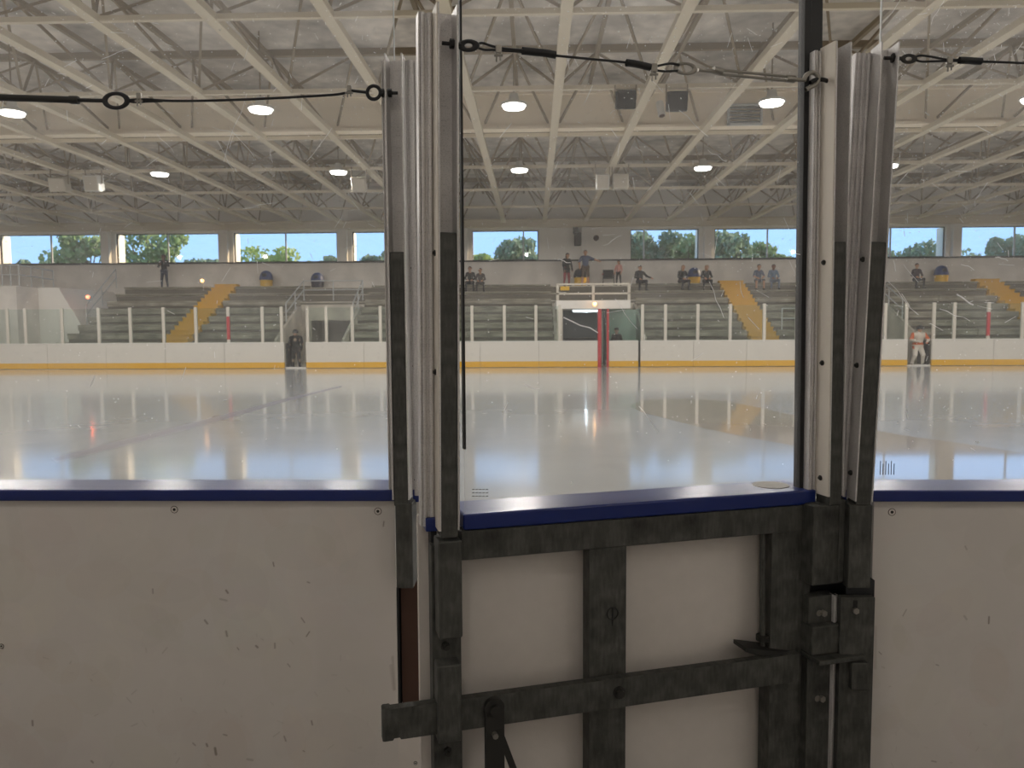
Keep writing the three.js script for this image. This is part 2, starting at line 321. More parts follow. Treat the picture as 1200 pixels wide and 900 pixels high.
// rails
function railing(name, label, pts, posts, r = 0.03, h = 1.0) {
  const o = pts[0].clone(), t = thing(name, label, 'railing', o.x, o.y, o.z);
  const L = pts.map((p) => p.clone().sub(o));
  for (const lift of [h, h * 0.55]) for (let i = 0; i < L.length - 1; i++) mesh(lift === h ? 'top_rail' : 'middle_rail', rod(L[i].clone().add(V(0, lift, 0)), L[i + 1].clone().add(V(0, lift, 0)), r, 6), M.rail, t);
  for (let i = 0; i < L.length - 1; i++) for (let k = 0; k <= posts; k++) { if (i && !k) continue; const p = L[i].clone().lerp(L[i + 1], k / posts); mesh('rail_post', rod(p, p.clone().add(V(0, h + 0.02, 0)), r, 6), M.rail, t); }
  return t;
}
railing('guard_railing', 'pale pipe railing on top of the concrete ramp wall', [V(XZ(-8, -35.8, 320), 3.75, -35.8), V(XZ(22, -35.8, 320), 3.75, -35.8), V(XZ(62, -39.5, 320), 3.75, -39.5)], 3);
railing('stair_railing', 'slanting pipe handrail by the red lamp', [V(LEFTX - 0.3, 1.9, -37.4), V(LEFTX - 0.5, 3.9, -40.6)], 2);
railing('entrance_railing', 'pipe railing over the player entrance with dark-clad hockey player', [V(-11.7, rowH(2), rowZ(2)), V(-11.6, rowH(5), rowZ(5)), V(-8.6, rowH(5), rowZ(5)), V(-8.5, rowH(2), rowZ(2))], 2);
railing('entrance_railing', 'pipe railing over the entrance with white-clad goalkeeper', [V(14.1, rowH(2), rowZ(2)), V(14.2, rowH(5), rowZ(5)), V(17.0, rowH(5), rowZ(5)), V(17.1, rowH(2), rowZ(2))], 2);
railing('aisle_handrail', 'low pipe handrail next to the second yellow stair', [V(11.3, rowH(1), rowZ(1)), V(13.6, rowH(1), rowZ(1))], 1);

// scorer booth
{
  const z = -34.3, x0 = XZ(652, z, 360), x1 = XZ(739, z, 360), t = thing('scorer_booth', 'open-fronted booth with pale roof slab and lit tube lamp', 'booth', x0, 0, z);
  const w = x1 - x0, hb = HZ(690, 362, z), ht = HZ(690, 352, z);
  mesh('roof_slab', rbx(0, w, hb, ht, -4.1, 0, 0.02), M.paleWall, t);
  mesh('pillar', rbx(0.02, 0.28, 0, hb, -0.3, -0.02, 0.01), M.trim, t);
  mesh('back_panel', bx(0.1, w * 0.6, 0, hb, -2.4, -2.3), M.booth, t);
  mesh('divider', bx(w * 0.6, w * 0.62, 0, hb, -2.4, -0.2), M.booth, t);
  mesh('desk', rbx(0.4, w * 0.55, 1.1, 1.2, -1.6, -0.8, 0.01), M.dark, t);
  const g = mesh('side_glass', bx(w * 0.66, w + 0.5, 0.2, hb - 0.02, -0.14, -0.12), M.greenPane, t); g.userData.label = 'greenish hazy glass';
  mesh('glass_backing', bx(w * 0.62, w + 0.5, 0, hb, -2.0, -1.9), M.paleWall, t);
  const rl = thing('booth_railing', 'cream two-bar railing along the booth roof slab', 'railing', x0, ht, z - 0.1);
  const rh = HZ(690, 333, z - 0.1) - ht;
  for (const [y, q] of [[rh, 'top_rail'], [rh * 0.42, 'middle_rail']]) mesh(q, rbx(0, w, y - 0.04, y + 0.04, -0.05, 0.05, 0.01), M.trim, rl);
  for (const q of [0.06, w / 2, w - 0.06]) mesh('rail_post', rbx(q - 0.06, q + 0.06, 0, rh, -0.05, 0.05, 0.01), M.trim, rl);
  // tube lamp
  const lx = XZ(687, z - 0.3, 363), ly = HZ(687, 364, z - 0.3), L = thing('tube_lamp', 'glowing white tube lamp under the booth roof', 'lamp', lx, ly, z - 0.3);
  mesh('housing', rbx(-0.62, 0.62, 0.03, hb - ly, -0.1, 0.06, 0.01), M.whitePaint, L);
  mesh('lamp_tube', new THREE.CapsuleGeometry(0.07, 1.1, 4, 10).rotateZ(Math.PI / 2), M.tubeGlow, L);
  const pl = new THREE.PointLight(0xd8f0ff, 0.4); pl.position.set(0, -0.14, 0); pl.castShadow = true; L.add(pl);
}
function roundLamp(px, py, z, mat, color, label, drop) {
  const p = onZ(px, py, z), t = thing('signal_lamp', label, 'lamp', p.x, p.y, p.z);
  mesh('lamp_globe', new THREE.SphereGeometry(0.1, 14, 10), mat, t);
  mesh('mount', rod(V(0, -0.02, -0.06), V(0, -0.02, -0.2), 0.05, 8), M.dark, t);
  if (drop) mesh('pole', rod(V(0, -drop, -0.1), V(0, -0.05, -0.1), 0.025, 6), M.rail, t);
  const l = new THREE.PointLight(color, 0.12); l.position.set(0, 0, 0.16); l.castShadow = true; t.add(l);
}
roundLamp(697, 356.5, -34.15, M.amberGlow, 0xffb060, 'round amber lamp on the booth roof edge');
roundLamp(103, 348, -37.2, M.redGlow, 0xff5020, 'round red lamp by the slanting handrail');
roundLamp(237, 329, -40.2, M.amberGlow, 0xffb060, 'round amber lamp at the head of the first yellow stair', 0.5);

// ---------------------------------------------------------------- far boards, gates and shields
const BT = 1.07;
{
  const g1 = [XZ(333, FAR, 415), XZ(358.5, FAR, 415)], red = [XZ(700.5, FAR, 415), XZ(713.5, FAR, 415)], leaf1 = XZ(748, FAR, 415), r4 = XZ(750.5, FAR, 415), g2 = [XZ(1063.5, FAR, 415), XZ(1092, FAR, 415)];
  const runs = [[XL, g1[0], 'from the end wall to the player gate'], [g1[1], red[0], 'between the player gate and the red door'], [r4, g2[0], 'from the black gap to the goalkeeper gate'], [g2[1], XR, 'past the goalkeeper gate']];
  const posts = [[-29, 8, 29, 72, 115, 152, 191, 229, 267, 307, 329.5], [360, 382, 412.5, 445.5, 482, 518, 553, 591, 628, 656], [753, 780, 818, 856, 896, 934, 970, 1004, 1038, 1062.5], [1095, 1119, 1159, 1199, 1238]];
  runs.forEach(([a, b, where], i) => {
    const t = thing('dasher_board', 'white far dasher boards with yellow kick strip ' + where, 'boards', (a + b) / 2, 0, FAR), h = (b - a) / 2, n = Math.max(1, Math.round(2 * h / 2.44));
    for (let k = 0; k < n; k++) {
      const p = -h + 2 * h * k / n + 0.006, q = -h + 2 * h * (k + 1) / n - 0.006;
      mesh('panel', bx(p, q, 0.26, BT, -0.1, 0), M.farBoard, t);
      mesh('kick_strip', bx(p, q, 0.02, 0.26, -0.1, 0.012), M.kick, t);
    }
    mesh('cap_rail', rbx(-h, h, BT, BT + 0.04, -0.13, 0.02, 0.01), M.whitePaint, t);
    const s = thing('glass_shield', 'clear shield with slim posts above the boards ' + where, 'glass shield', (a + b) / 2, BT + 0.04, FAR - 0.06), hs = 1.5, px = posts[i];
    px.forEach((x, k) => {
      const wx = XZ(x, FAR, 380) - (a + b) / 2;
      if (x === 267 || x === 1159) { mesh('support_post', rbx(wx - 0.06, wx + 0.06, 1.1, hs, -0.05, 0.05, 0.01), M.post, s); mesh('support_post', rbx(wx - 0.06, wx + 0.06, 0, 0.12, -0.05, 0.05, 0.01), M.post, s); const r = mesh('red_band', rbx(wx - 0.06, wx + 0.06, 0.12, 1.1, -0.052, 0.052, 0.01), M.red, s); r.userData.label = 'red marked stretch of the post'; }
      else mesh('support_post', rbx(wx - 0.06, wx + 0.06, 0, hs, -0.05, 0.05, 0.01), M.post, s);
      if (k) { const q = XZ(px[k - 1], FAR, 380) - (a + b) / 2; mesh('pane', bx(q + 0.06, wx - 0.06, 0, hs - 0.05, -0.006, 0.006), M.farPane, s); }
    });
  });
  // red door frame ajar, and the gate leaf
  const rd = thing('red_door', 'tall red door frame ajar beside the booth', 'door', (red[0] + red[1]) / 2, 0, FAR), hw = (red[1] - red[0]) / 2, rh = HZ(708, 362, FAR);
  mesh('jamb', rbx(-hw, -hw + 0.15, 0, rh, -0.12, 0.02, 0.01), M.red, rd);
  mesh('jamb', rbx(hw - 0.09, hw, 0, rh, -0.12, 0.02, 0.01), M.red, rd);
  mesh('head', rbx(-hw + 0.15, hw - 0.09, rh - 0.08, rh, -0.12, 0.0, 0.01), M.dark, rd);
  mesh('door_leaf', bx(hw - 0.16, hw - 0.12, 0.05, rh - 0.1, -0.9, -0.1), M.dark, rd);
  const gl = thing('gate_leaf', 'white gate leaf with yellow kick strip next to the red door', 'gate', (red[1] + leaf1) / 2, 0, FAR), gh = (leaf1 - red[1]) / 2;
  mesh('panel', bx(-gh + 0.01, gh, 0.26, BT, -0.1, -0.02), M.farBoard, gl);
  mesh('kick_strip', bx(-gh + 0.01, gh, 0.02, 0.26, -0.1, -0.008), M.kick, gl);
  mesh('cap_rail', rbx(-gh + 0.01, gh, BT, BT + 0.04, -0.13, 0.0, 0.01), M.whitePaint, gl);
  mesh('gap_post', bx(gh + 0.01, gh + 0.09, 0, BT + 0.02, -0.1, -0.05), M.black, gl);
  // gates swung inward
  [[g1, 'swung-in white gate beside the dark-clad hockey player', -1], [g2, 'swung-in white gate beside the white-clad goalkeeper', 1]].forEach(([g, label, side]) => {
    const t = thing('player_gate', label, 'gate', side < 0 ? g[0] + 0.03 : g[1] - 0.03, 0, FAR - 0.14);
    mesh('panel', bx(side < 0 ? 0.22 : -0.42, side < 0 ? 0.42 : -0.22, 0.04, BT, -0.9, -0.82), M.farBoard, t);
    mesh('panel_frame', bx(side < 0 ? 0 : -0.06, side < 0 ? 0.06 : 0, 0.04, BT, -0.9, 0), M.dark, t);
    mesh('threshold', bx(side < 0 ? 0 : -0.95, side < 0 ? 0.9 : 0, 0.005, 0.05, -0.12, 0.1), M.whitePaint, t);
  });
}

// ---------------------------------------------------------------- ceiling lamps and hung boxes
for (const z of [-27.6, -19.8, -12.0, -4.3, 3.5]) for (let k = -4; k <= 4; k++) {
  const x = -0.47 + 6.44 * k, t = thing('ceiling_lamp', z === -27.6 ? 'round high-bay lamp in the row nearer the far windows' : z === -19.8 ? 'round high-bay lamp in the row in front of the beige girder' : z > 0 ? 'round high-bay lamp over the near walkway' : 'round high-bay lamp over the near half of the ice', 'lamp', x, 7.22, z, 0, z === -27.6 ? 'far row of ceiling lamps' : z === -19.8 ? 'middle row of ceiling lamps' : 'near rows of ceiling lamps');
  mesh('housing', new THREE.LatheGeometry([[0.001, 0.3], [0.1, 0.3], [0.14, 0.12], [0.32, 0.06], [0.34, 0.0], [0.3, 0.0]].map((p) => new THREE.Vector2(p[0], p[1])), 24), M.whitePaint, t);
  mesh('lamp_lens', new THREE.CylinderGeometry(0.3, 0.27, 0.08, 24).translate(0, -0.02, 0), M.lampGlow, t);
  mesh('stem', rod(V(0, 0.28, 0), V(0, DECK - 7.22, 0), 0.02, 6), M.web, t);
  const s = new THREE.SpotLight(0xfffaf3, z > 0 ? WALK_CD : LAMP_CD, 0, 1.55, 0.08, 2); s.position.set(0, -0.16, 0); s.target.position.set(0, -5, 0); s.shadow.radius = 6; s.castShadow = true; t.add(s, s.target);
}
function hung(name, label, category, px, py, z, w, h, d, mat, tilt = 0.25) {
  const p = onZ(px, py, z), t = thing(name, label, category, p.x, p.y, p.z);
  const b = mesh('case', rbx(-w / 2, w / 2, -h / 2, h / 2, -d / 2, d / 2, 0.03), mat, t); b.rotation.x = tilt;
  const f = mesh('grille', rbx(-w / 2 + 0.04, w / 2 - 0.04, -h / 2 + 0.04, h / 2 - 0.04, d / 2 - 0.01, d / 2 + 0.012, 0.01), mat === M.dark ? M.black : M.trim, b);
  mesh('yoke', [bar(V(-w / 2 - 0.02, 0, 0), V(-w / 2 - 0.02, CHORD - p.y + 0.1, 0), 0.03, 0.03), bar(V(w / 2 + 0.02, 0, 0), V(w / 2 + 0.02, CHORD - p.y + 0.1, 0), 0.03, 0.03)], M.web, t);
}
hung('loudspeaker', 'black hanging loudspeaker beside the beige diagonal chord', 'speaker', 733, 117, -18.85, 0.46, 0.42, 0.4, M.dark);
hung('loudspeaker', 'black hanging loudspeaker next to the grey vent grille', 'speaker', 793, 119, -18.85, 0.46, 0.46, 0.4, M.dark);
hung('loudspeaker', 'white hanging box speaker over the blank wall panel, the one with a tilted face', 'speaker', 706, 213, -27.65, 0.46, 0.52, 0.4, M.whitePaint);
hung('loudspeaker', 'square white hanging box speaker over the blank wall panel', 'speaker', 727, 213, -27.65, 0.54, 0.5, 0.4, M.trim, 0);
hung('loudspeaker', 'grey hanging box speaker above the ramp wall', 'speaker', 70, 216, -27.65, 0.6, 0.5, 0.4, M.trim);
hung('loudspeaker', 'white hanging box speaker tilted towards the first yellow stair', 'speaker', 110, 215, -27.65, 0.56, 0.56, 0.4, M.whitePaint, 0.2);
hung('loudspeaker', 'pale hanging box speaker close to the steel gate post', 'speaker', 421, 216, -27.65, 0.5, 0.5, 0.4, M.trim);
{
  const p = onZ(852, 131, -22.88), q = onZ(893, 131, -22.88), t = thing('vent_grille', 'grey louvred vent grille on the beige girder', 'vent', p.x, p.y - 0.1, -22.88), w = q.x - p.x;
  mesh('frame', [bx(0, w, -0.3, -0.24, 0, 0.08), bx(0, w, 0.24, 0.3, 0, 0.08), bx(0, 0.06, -0.3, 0.3, 0, 0.08), bx(w - 0.06, w, -0.3, 0.3, 0, 0.08)], M.rail, t);
  for (let k = 0; k < 5; k++) mesh('louvre', bx(0.06, w - 0.06, -0.22 + k * 0.1, -0.18 + k * 0.1, 0, 0.05), M.booth, t);
  const c = onZ(685, 128, -21.5), cam = thing('camera_housing', 'small cream cylinder fixture hung between black loudspeakers', 'fixture', onZ(775, 128, -21.5).x, c.y, -21.5);
  mesh('body', rod(V(0, -0.22, 0.1), V(-0.05, 0.16, 0), 0.1, 10), M.whitePaint, cam); mesh('lens', rod(V(0.005, -0.24, 0.1), V(0.0, -0.2, 0.09), 0.08, 10), M.rust, cam); mesh('hanger', rod(V(-0.05, 0.15, 0), V(-0.05, CHORD - c.y + 0.1, 0), 0.02, 6), M.web, cam);
  const s1 = onZ(677, 277, BACK + 0.2), sp = thing('wall_speaker', 'small black speaker on the blank wall panel', 'speaker', s1.x, s1.y, BACK + 0.2);
  mesh('case', rbx(-0.18, 0.18, -0.5, 0.2, -0.14, 0.16, 0.03), M.black, sp); mesh('bracket', rbx(-0.24, 0.0, 0.15, 0.5, -0.17, 0.0, 0.02), M.dark, sp);
  const s2 = onZ(698.5, 279, BACK + 0.06), bell = thing('wall_bell', 'small brown round bell on the blank wall panel', 'bell', s2.x, s2.y, BACK + 0.06);
  mesh('gong', rod(V(0, 0, -0.03), V(0, 0, 0.1), 0.15, 16), M.rust, bell); mesh('cap_nut', rod(V(0, 0, 0.1), V(0, 0, 0.13), 0.03, 8), M.dark, bell);
}

// ---------------------------------------------------------------- things on the stands
const TOPY = rowH(7) + 0.03;
function barrel(px, z, y, label, bodyMat, lidMat) {
  const t = thing('trash_barrel', label, 'barrel', XZ(px, z, 325), y, z);
  mesh('drum', new THREE.LatheGeometry([[0.001, 0], [0.3, 0], [0.31, 0.05], [0.33, 0.3], [0.31, 0.32], [0.33, 0.34], [0.33, 0.5], [0.31, 0.52]].map((p) => new THREE.Vector2(...p)), 20), bodyMat, t);
  mesh('dome_lid', new THREE.LatheGeometry([[0.35, 0.46], [0.36, 0.52], [0.33, 0.7], [0.26, 0.86], [0.13, 0.95], [0.001, 0.97]].map((p) => new THREE.Vector2(...p)), 20), lidMat, t);
  mesh('flap', rbx(-0.12, 0.12, 0.62, 0.8, 0.24, 0.345, 0.02), M.navy, t);
}
barrel(312, -41.3, TOPY - 0.08, 'yellow trash barrel with dark blue dome lid, standing alone above bench rows', M.yellow, M.blueLid);
barrel(372, -41.3, TOPY - 0.2, 'dark trash barrel with blue dome lid by the entrance railing', M.navy, M.blueLid);
barrel(813.5, -41.4, TOPY - 0.08, 'yellow trash barrel with blue dome lid between two seated spectators', M.yellow, M.blueLid);
barrel(1103, -41.3, TOPY - 0.08, 'yellow trash barrel with blue dome lid above the goalkeeper gate', M.yellow, M.blueLid);
barrel(680, -41.2, TOPY - 0.08, 'yellow trash barrel with black lid behind the spectator in shorts', M.yellow, M.dark);
{
  const p = onZ(713, 333, -41.4), t = thing('camp_chair', 'empty dark camp chair behind the booth railing', 'chair', p.x, TOPY - 0.08, -41.4);
  mesh('seat', rbx(-0.25, 0.25, 0.42, 0.46, -0.22, 0.24, 0.02), M.dark, t); mesh('backrest', rbx(-0.26, 0.26, 0.46, 0.9, -0.26, -0.22, 0.02), M.dark, t);
  for (const s of [-1, 1]) { mesh('arm', rbx(s * 0.3 - 0.03, s * 0.3 + 0.03, 0.64, 0.68, -0.24, 0.26, 0.015), M.red, t); mesh('leg', rod(V(s * 0.3, 0, 0.24), V(s * 0.26, 0.9, -0.24), 0.015, 6), M.darkSteel, t); mesh('leg', rod(V(s * 0.3, 0, -0.24), V(s * 0.28, 0.66, 0.24), 0.015, 6), M.darkSteel, t); }
  const b = onZ(662, 338, -34.3), yb = thing('yellow_board', 'small yellow sign board on the booth railing', 'sign', b.x, b.y, -34.33);
  mesh('plate', rbx(-0.2, 0.2, -0.09, 0.09, 0, 0.03, 0.01), M.yellow, yb); mesh('clip', bx(-0.03, 0.03, 0.06, 0.14, -0.03, 0.01), M.dark, yb);
}

// ---------------------------------------------------------------- people
function person(name, label, o) {
  const hs = (o.height || 1.72) / 1.75, bulk = o.bulk || 1, sit = o.pose === 'sit', skin = o.skin || [196, 150, 122];
  const c = { skin, top: o.top, leg: o.leg, shoe: o.shoe || [40, 38, 38], foot: o.bare ? skin : o.leg };
  const B = [];                                                        // bones: from, to, radii, colour
  const bone = (a, b, r0, r1, col) => B.push([a, b, r0, r1, col]);
  const hipY = sit ? 0.5 : 0.93, lean = o.lean || 0, tw = o.twist || 0;
  const hip = V(0, hipY, 0), chest = V(tw * 0.5, hipY + 0.38, lean * 0.38), neck = V(tw, hipY + 0.56, lean * 0.56), head = V(tw + (o.headX || 0), hipY + 0.715, lean * 0.7 + 0.03);
  bone(V(-0.07, hipY, 0), V(0.07, hipY, 0), 0.125 * bulk, 0.125 * bulk, c.leg);
  bone(hip.clone().add(V(0, 0.1, 0)), chest, 0.135 * bulk, 0.155 * bulk, c.top);
  bone(chest.clone().add(V(-0.11, 0.1, 0)), chest.clone().add(V(0.11, 0.1, 0)), 0.085 * bulk, 0.085 * bulk, c.top);
  bone(neck.clone().add(V(0, -0.05, 0)), head, 0.055, 0.06, c.skin);
  bone(head.clone().add(V(0, 0.03, 0)), head.clone().add(V(0, -0.04, 0.015)), 0.098, 0.082, c.skin);
  const arms = o.arms || [[[-0.26, -0.28, 0.02], [-0.24, -0.5, 0.12]], [[0.26, -0.28, 0.02], [0.24, -0.5, 0.12]]];
  const hands = [];
  arms.forEach((a, i) => {
    const s = i ? 1 : -1, sh = chest.clone().add(V(s * 0.18 * Math.max(1, bulk * 0.95), 0.1, 0)), el = sh.clone().add(V(a[0][0] - s * 0.18, a[0][1], a[0][2])), wr = sh.clone().add(V(a[1][0] - s * 0.18, a[1][1], a[1][2]));
    bone(sh, el, 0.062 * bulk, 0.05 * bulk, c.top); bone(el, wr, 0.046 * bulk, 0.036 * bulk, o.shortSleeve ? c.skin : c.top);
    const d = wr.clone().sub(el).normalize(); bone(wr, wr.clone().addScaledVector(d, 0.08), 0.04, 0.036, o.glove || c.skin); hands.push([wr.clone().addScaledVector(d, 0.08), d, s]);
  });
  const spread = o.spread || 0.1;
  [-1, 1].forEach((s) => {
    const h = V(s * 0.09, hipY - 0.02, 0), k = sit ? V(s * (0.09 + spread), 0.5, 0.42) : V(s * (0.09 + spread * 0.4), 0.49, 0.02 + (o.kneeBend || 0)), a = sit ? V(s * (0.09 + spread * 1.1), 0.09, 0.4) : V(s * (0.09 + spread * 0.7), 0.09, -0.02);
    bone(h, k, 0.09 * bulk, 0.065 * bulk, c.leg); bone(k, a, 0.06 * bulk, 0.042 * bulk, c.foot); bone(a.clone().add(V(0, -0.04, -0.03)), a.clone().add(V(s * 0.03, -0.05, 0.15)), 0.048, 0.04, c.shoe);
  });
  const N = 76, half = 1.0, cy = sit ? 0.7 : 0.9, mc = new MarchingCubes(N, M.people, false, false, 40000), f = mc.field;
  mc.isolation = 0;
  const p = V(), ab = V(), ap = V();
  const dist = (b, q) => { ab.copy(b[1]).sub(b[0]); ap.copy(q).sub(b[0]); const t = Math.max(0, Math.min(1, ap.dot(ab) / Math.max(1e-6, ab.lengthSq()))); return ap.addScaledVector(ab, -t).length() - (b[2] + (b[3] - b[2]) * t); };
  for (let z = 0; z < N; z++) for (let y = 0; y < N; y++) for (let x = 0; x < N; x++) {
    p.set((x - N / 2) / (N / 2) * half, (y - N / 2) / (N / 2) * half + cy, (z - N / 2) / (N / 2) * half);
    let d = 9; if (Math.abs(p.x) < 0.7 && Math.abs(p.z) < 0.75) for (const b of B) { const e = dist(b, p), k = 0.035, h = Math.max(k - Math.abs(d - e), 0) / k; d = Math.min(d, e) - h * h * k * 0.25; }
    f[z * N * N + y * N + x] = -d;
  }
  mc.update();
  const n = mc.count, pos = new Float32Array(mc.positionArray.slice(0, n * 3)), nor = new Float32Array(mc.normalArray.slice(0, n * 3)), col = new Float32Array(n * 3), q = V(), cc = new THREE.Color();
  for (let i = 0; i < n; i++) {
    q.set(pos[3 * i] * half, pos[3 * i + 1] * half + cy, pos[3 * i + 2] * half);
    let best = 9, bc = c.top; for (const b of B) { const e = dist(b, q); if (e < best) { best = e; bc = b[4]; } }
    if (o.stripe && o.stripe[1](q)) bc = o.stripe[0];
    cc.setRGB(bc[0] / 255, bc[1] / 255, bc[2] / 255, THREE.SRGBColorSpace); col.set([cc.r, cc.g, cc.b], 3 * i); pos.set([q.x, q.y, q.z], 3 * i);
  }
  let g = new THREE.BufferGeometry(); g.setAttribute('position', new THREE.BufferAttribute(pos, 3)); g.setAttribute('normal', new THREE.BufferAttribute(nor, 3)); g.setAttribute('color', new THREE.BufferAttribute(col, 3));
  const paint = (geo, rgbv) => { const e = geo.index ? geo.toNonIndexed() : geo; e.deleteAttribute('uv'); cc.setRGB(rgbv[0] / 255, rgbv[1] / 255, rgbv[2] / 255, THREE.SRGBColorSpace); const a = new Float32Array(e.attributes.position.count * 3); for (let i = 0; i < a.length; i += 3) a.set([cc.r, cc.g, cc.b], i); e.setAttribute('color', new THREE.BufferAttribute(a, 3)); return e; };
  const extra = [];
  extra.push(paint(new THREE.ConeGeometry(0.02, 0.045, 6).rotateX(Math.PI / 2 - 0.5).translate(head.x, head.y - 0.005, head.z + 0.1), skin));
  for (const s of [-1, 1]) { extra.push(paint(new THREE.SphereGeometry(0.012, 6, 5).translate(head.x + s * 0.034, head.y + 0.02, head.z + 0.09), [40, 34, 30])); extra.push(paint(new THREE.SphereGeometry(0.024, 6, 5).scale(0.5, 1.2, 0.8).translate(head.x + s * 0.096, head.y, head.z), skin)); }
  extra.push(paint(new THREE.SphereGeometry(0.02, 6, 4).scale(1.3, 0.3, 0.5).translate(head.x, head.y - 0.055, head.z + 0.09), [150, 90, 84]));
  for (const [hp, d, s] of hands) {
    const side = V(0, 0, 1).cross(d); if (side.length() < 0.2) side.set(1, 0, 0); side.normalize(); const inn = d.clone().cross(side);
    [0.065, 0.08, 0.085, 0.075, 0.055].forEach((L, k) => {
      const a = hp.clone().addScaledVector(side, k ? (k - 2.5) * 0.017 : -0.032).addScaledVector(d, k ? 0.0 : -0.05), b = a.clone().addScaledVector(d, L * (k ? 0.6 : 0.7)).addScaledVector(side, k ? 0 : -0.02), e = b.clone().addScaledVector(d, L * 0.35).addScaledVector(inn, 0.02);
      extra.push(paint(rod(a, b, 0.009, 5), o.glove || skin)); extra.push(paint(rod(b, e, 0.008, 5), o.glove || skin));
    });
  }
  g = mergeGeometries([g, ...extra]);
  const t = thing(name, label, 'person', o.x, o.y, o.z, o.turn || 0); t.scale.setScalar(hs);
  mesh('body', g, M.people, t);
  const hm = std({ color: rgb(...(o.hair || [48, 38, 32])), roughness: 0.9 });
  if (o.helmet) {
    mesh('helmet', new THREE.SphereGeometry(0.135, 16, 10, 0, Math.PI * 2, 0, 1.9).scale(1, 1.05, 1.15).translate(head.x, head.y + 0.03, head.z - 0.01), hm, t);
    mesh('face_cage', [-2, -1, 0, 1, 2].map((k) => tube([V(head.x + k * 0.035, head.y + 0.06, head.z + 0.13), V(head.x + k * 0.038, head.y - 0.02, head.z + 0.155), V(head.x + k * 0.03, head.y - 0.1, head.z + 0.12)], 0.005, 6, 4)), M.zinc, t);
  } else if (o.cap) {
    mesh('cap', [new THREE.SphereGeometry(0.112, 14, 8, 0, Math.PI * 2, 0, 1.5).translate(head.x, head.y + 0.035, head.z), new THREE.CylinderGeometry(0.08, 0.08, 0.012, 12).scale(1, 1, 1.2).translate(head.x, head.y + 0.045, head.z + 0.1)], hm, t);
  } else mesh('hair', o.longHair
    ? [new THREE.SphereGeometry(0.112, 14, 9, 0, Math.PI * 2, 0, 1.7).rotateX(-0.5).translate(head.x, head.y + 0.03, head.z - 0.01), new THREE.SphereGeometry(0.1, 10, 8).scale(1, 1.5, 0.5).translate(head.x, head.y - 0.08, head.z - 0.07)]
    : [new THREE.SphereGeometry(0.109, 14, 9, 0, Math.PI * 2, 0, 1.6).rotateX(-0.45).translate(head.x, head.y + 0.03, head.z - 0.008)], hm, t);
  return t;
}
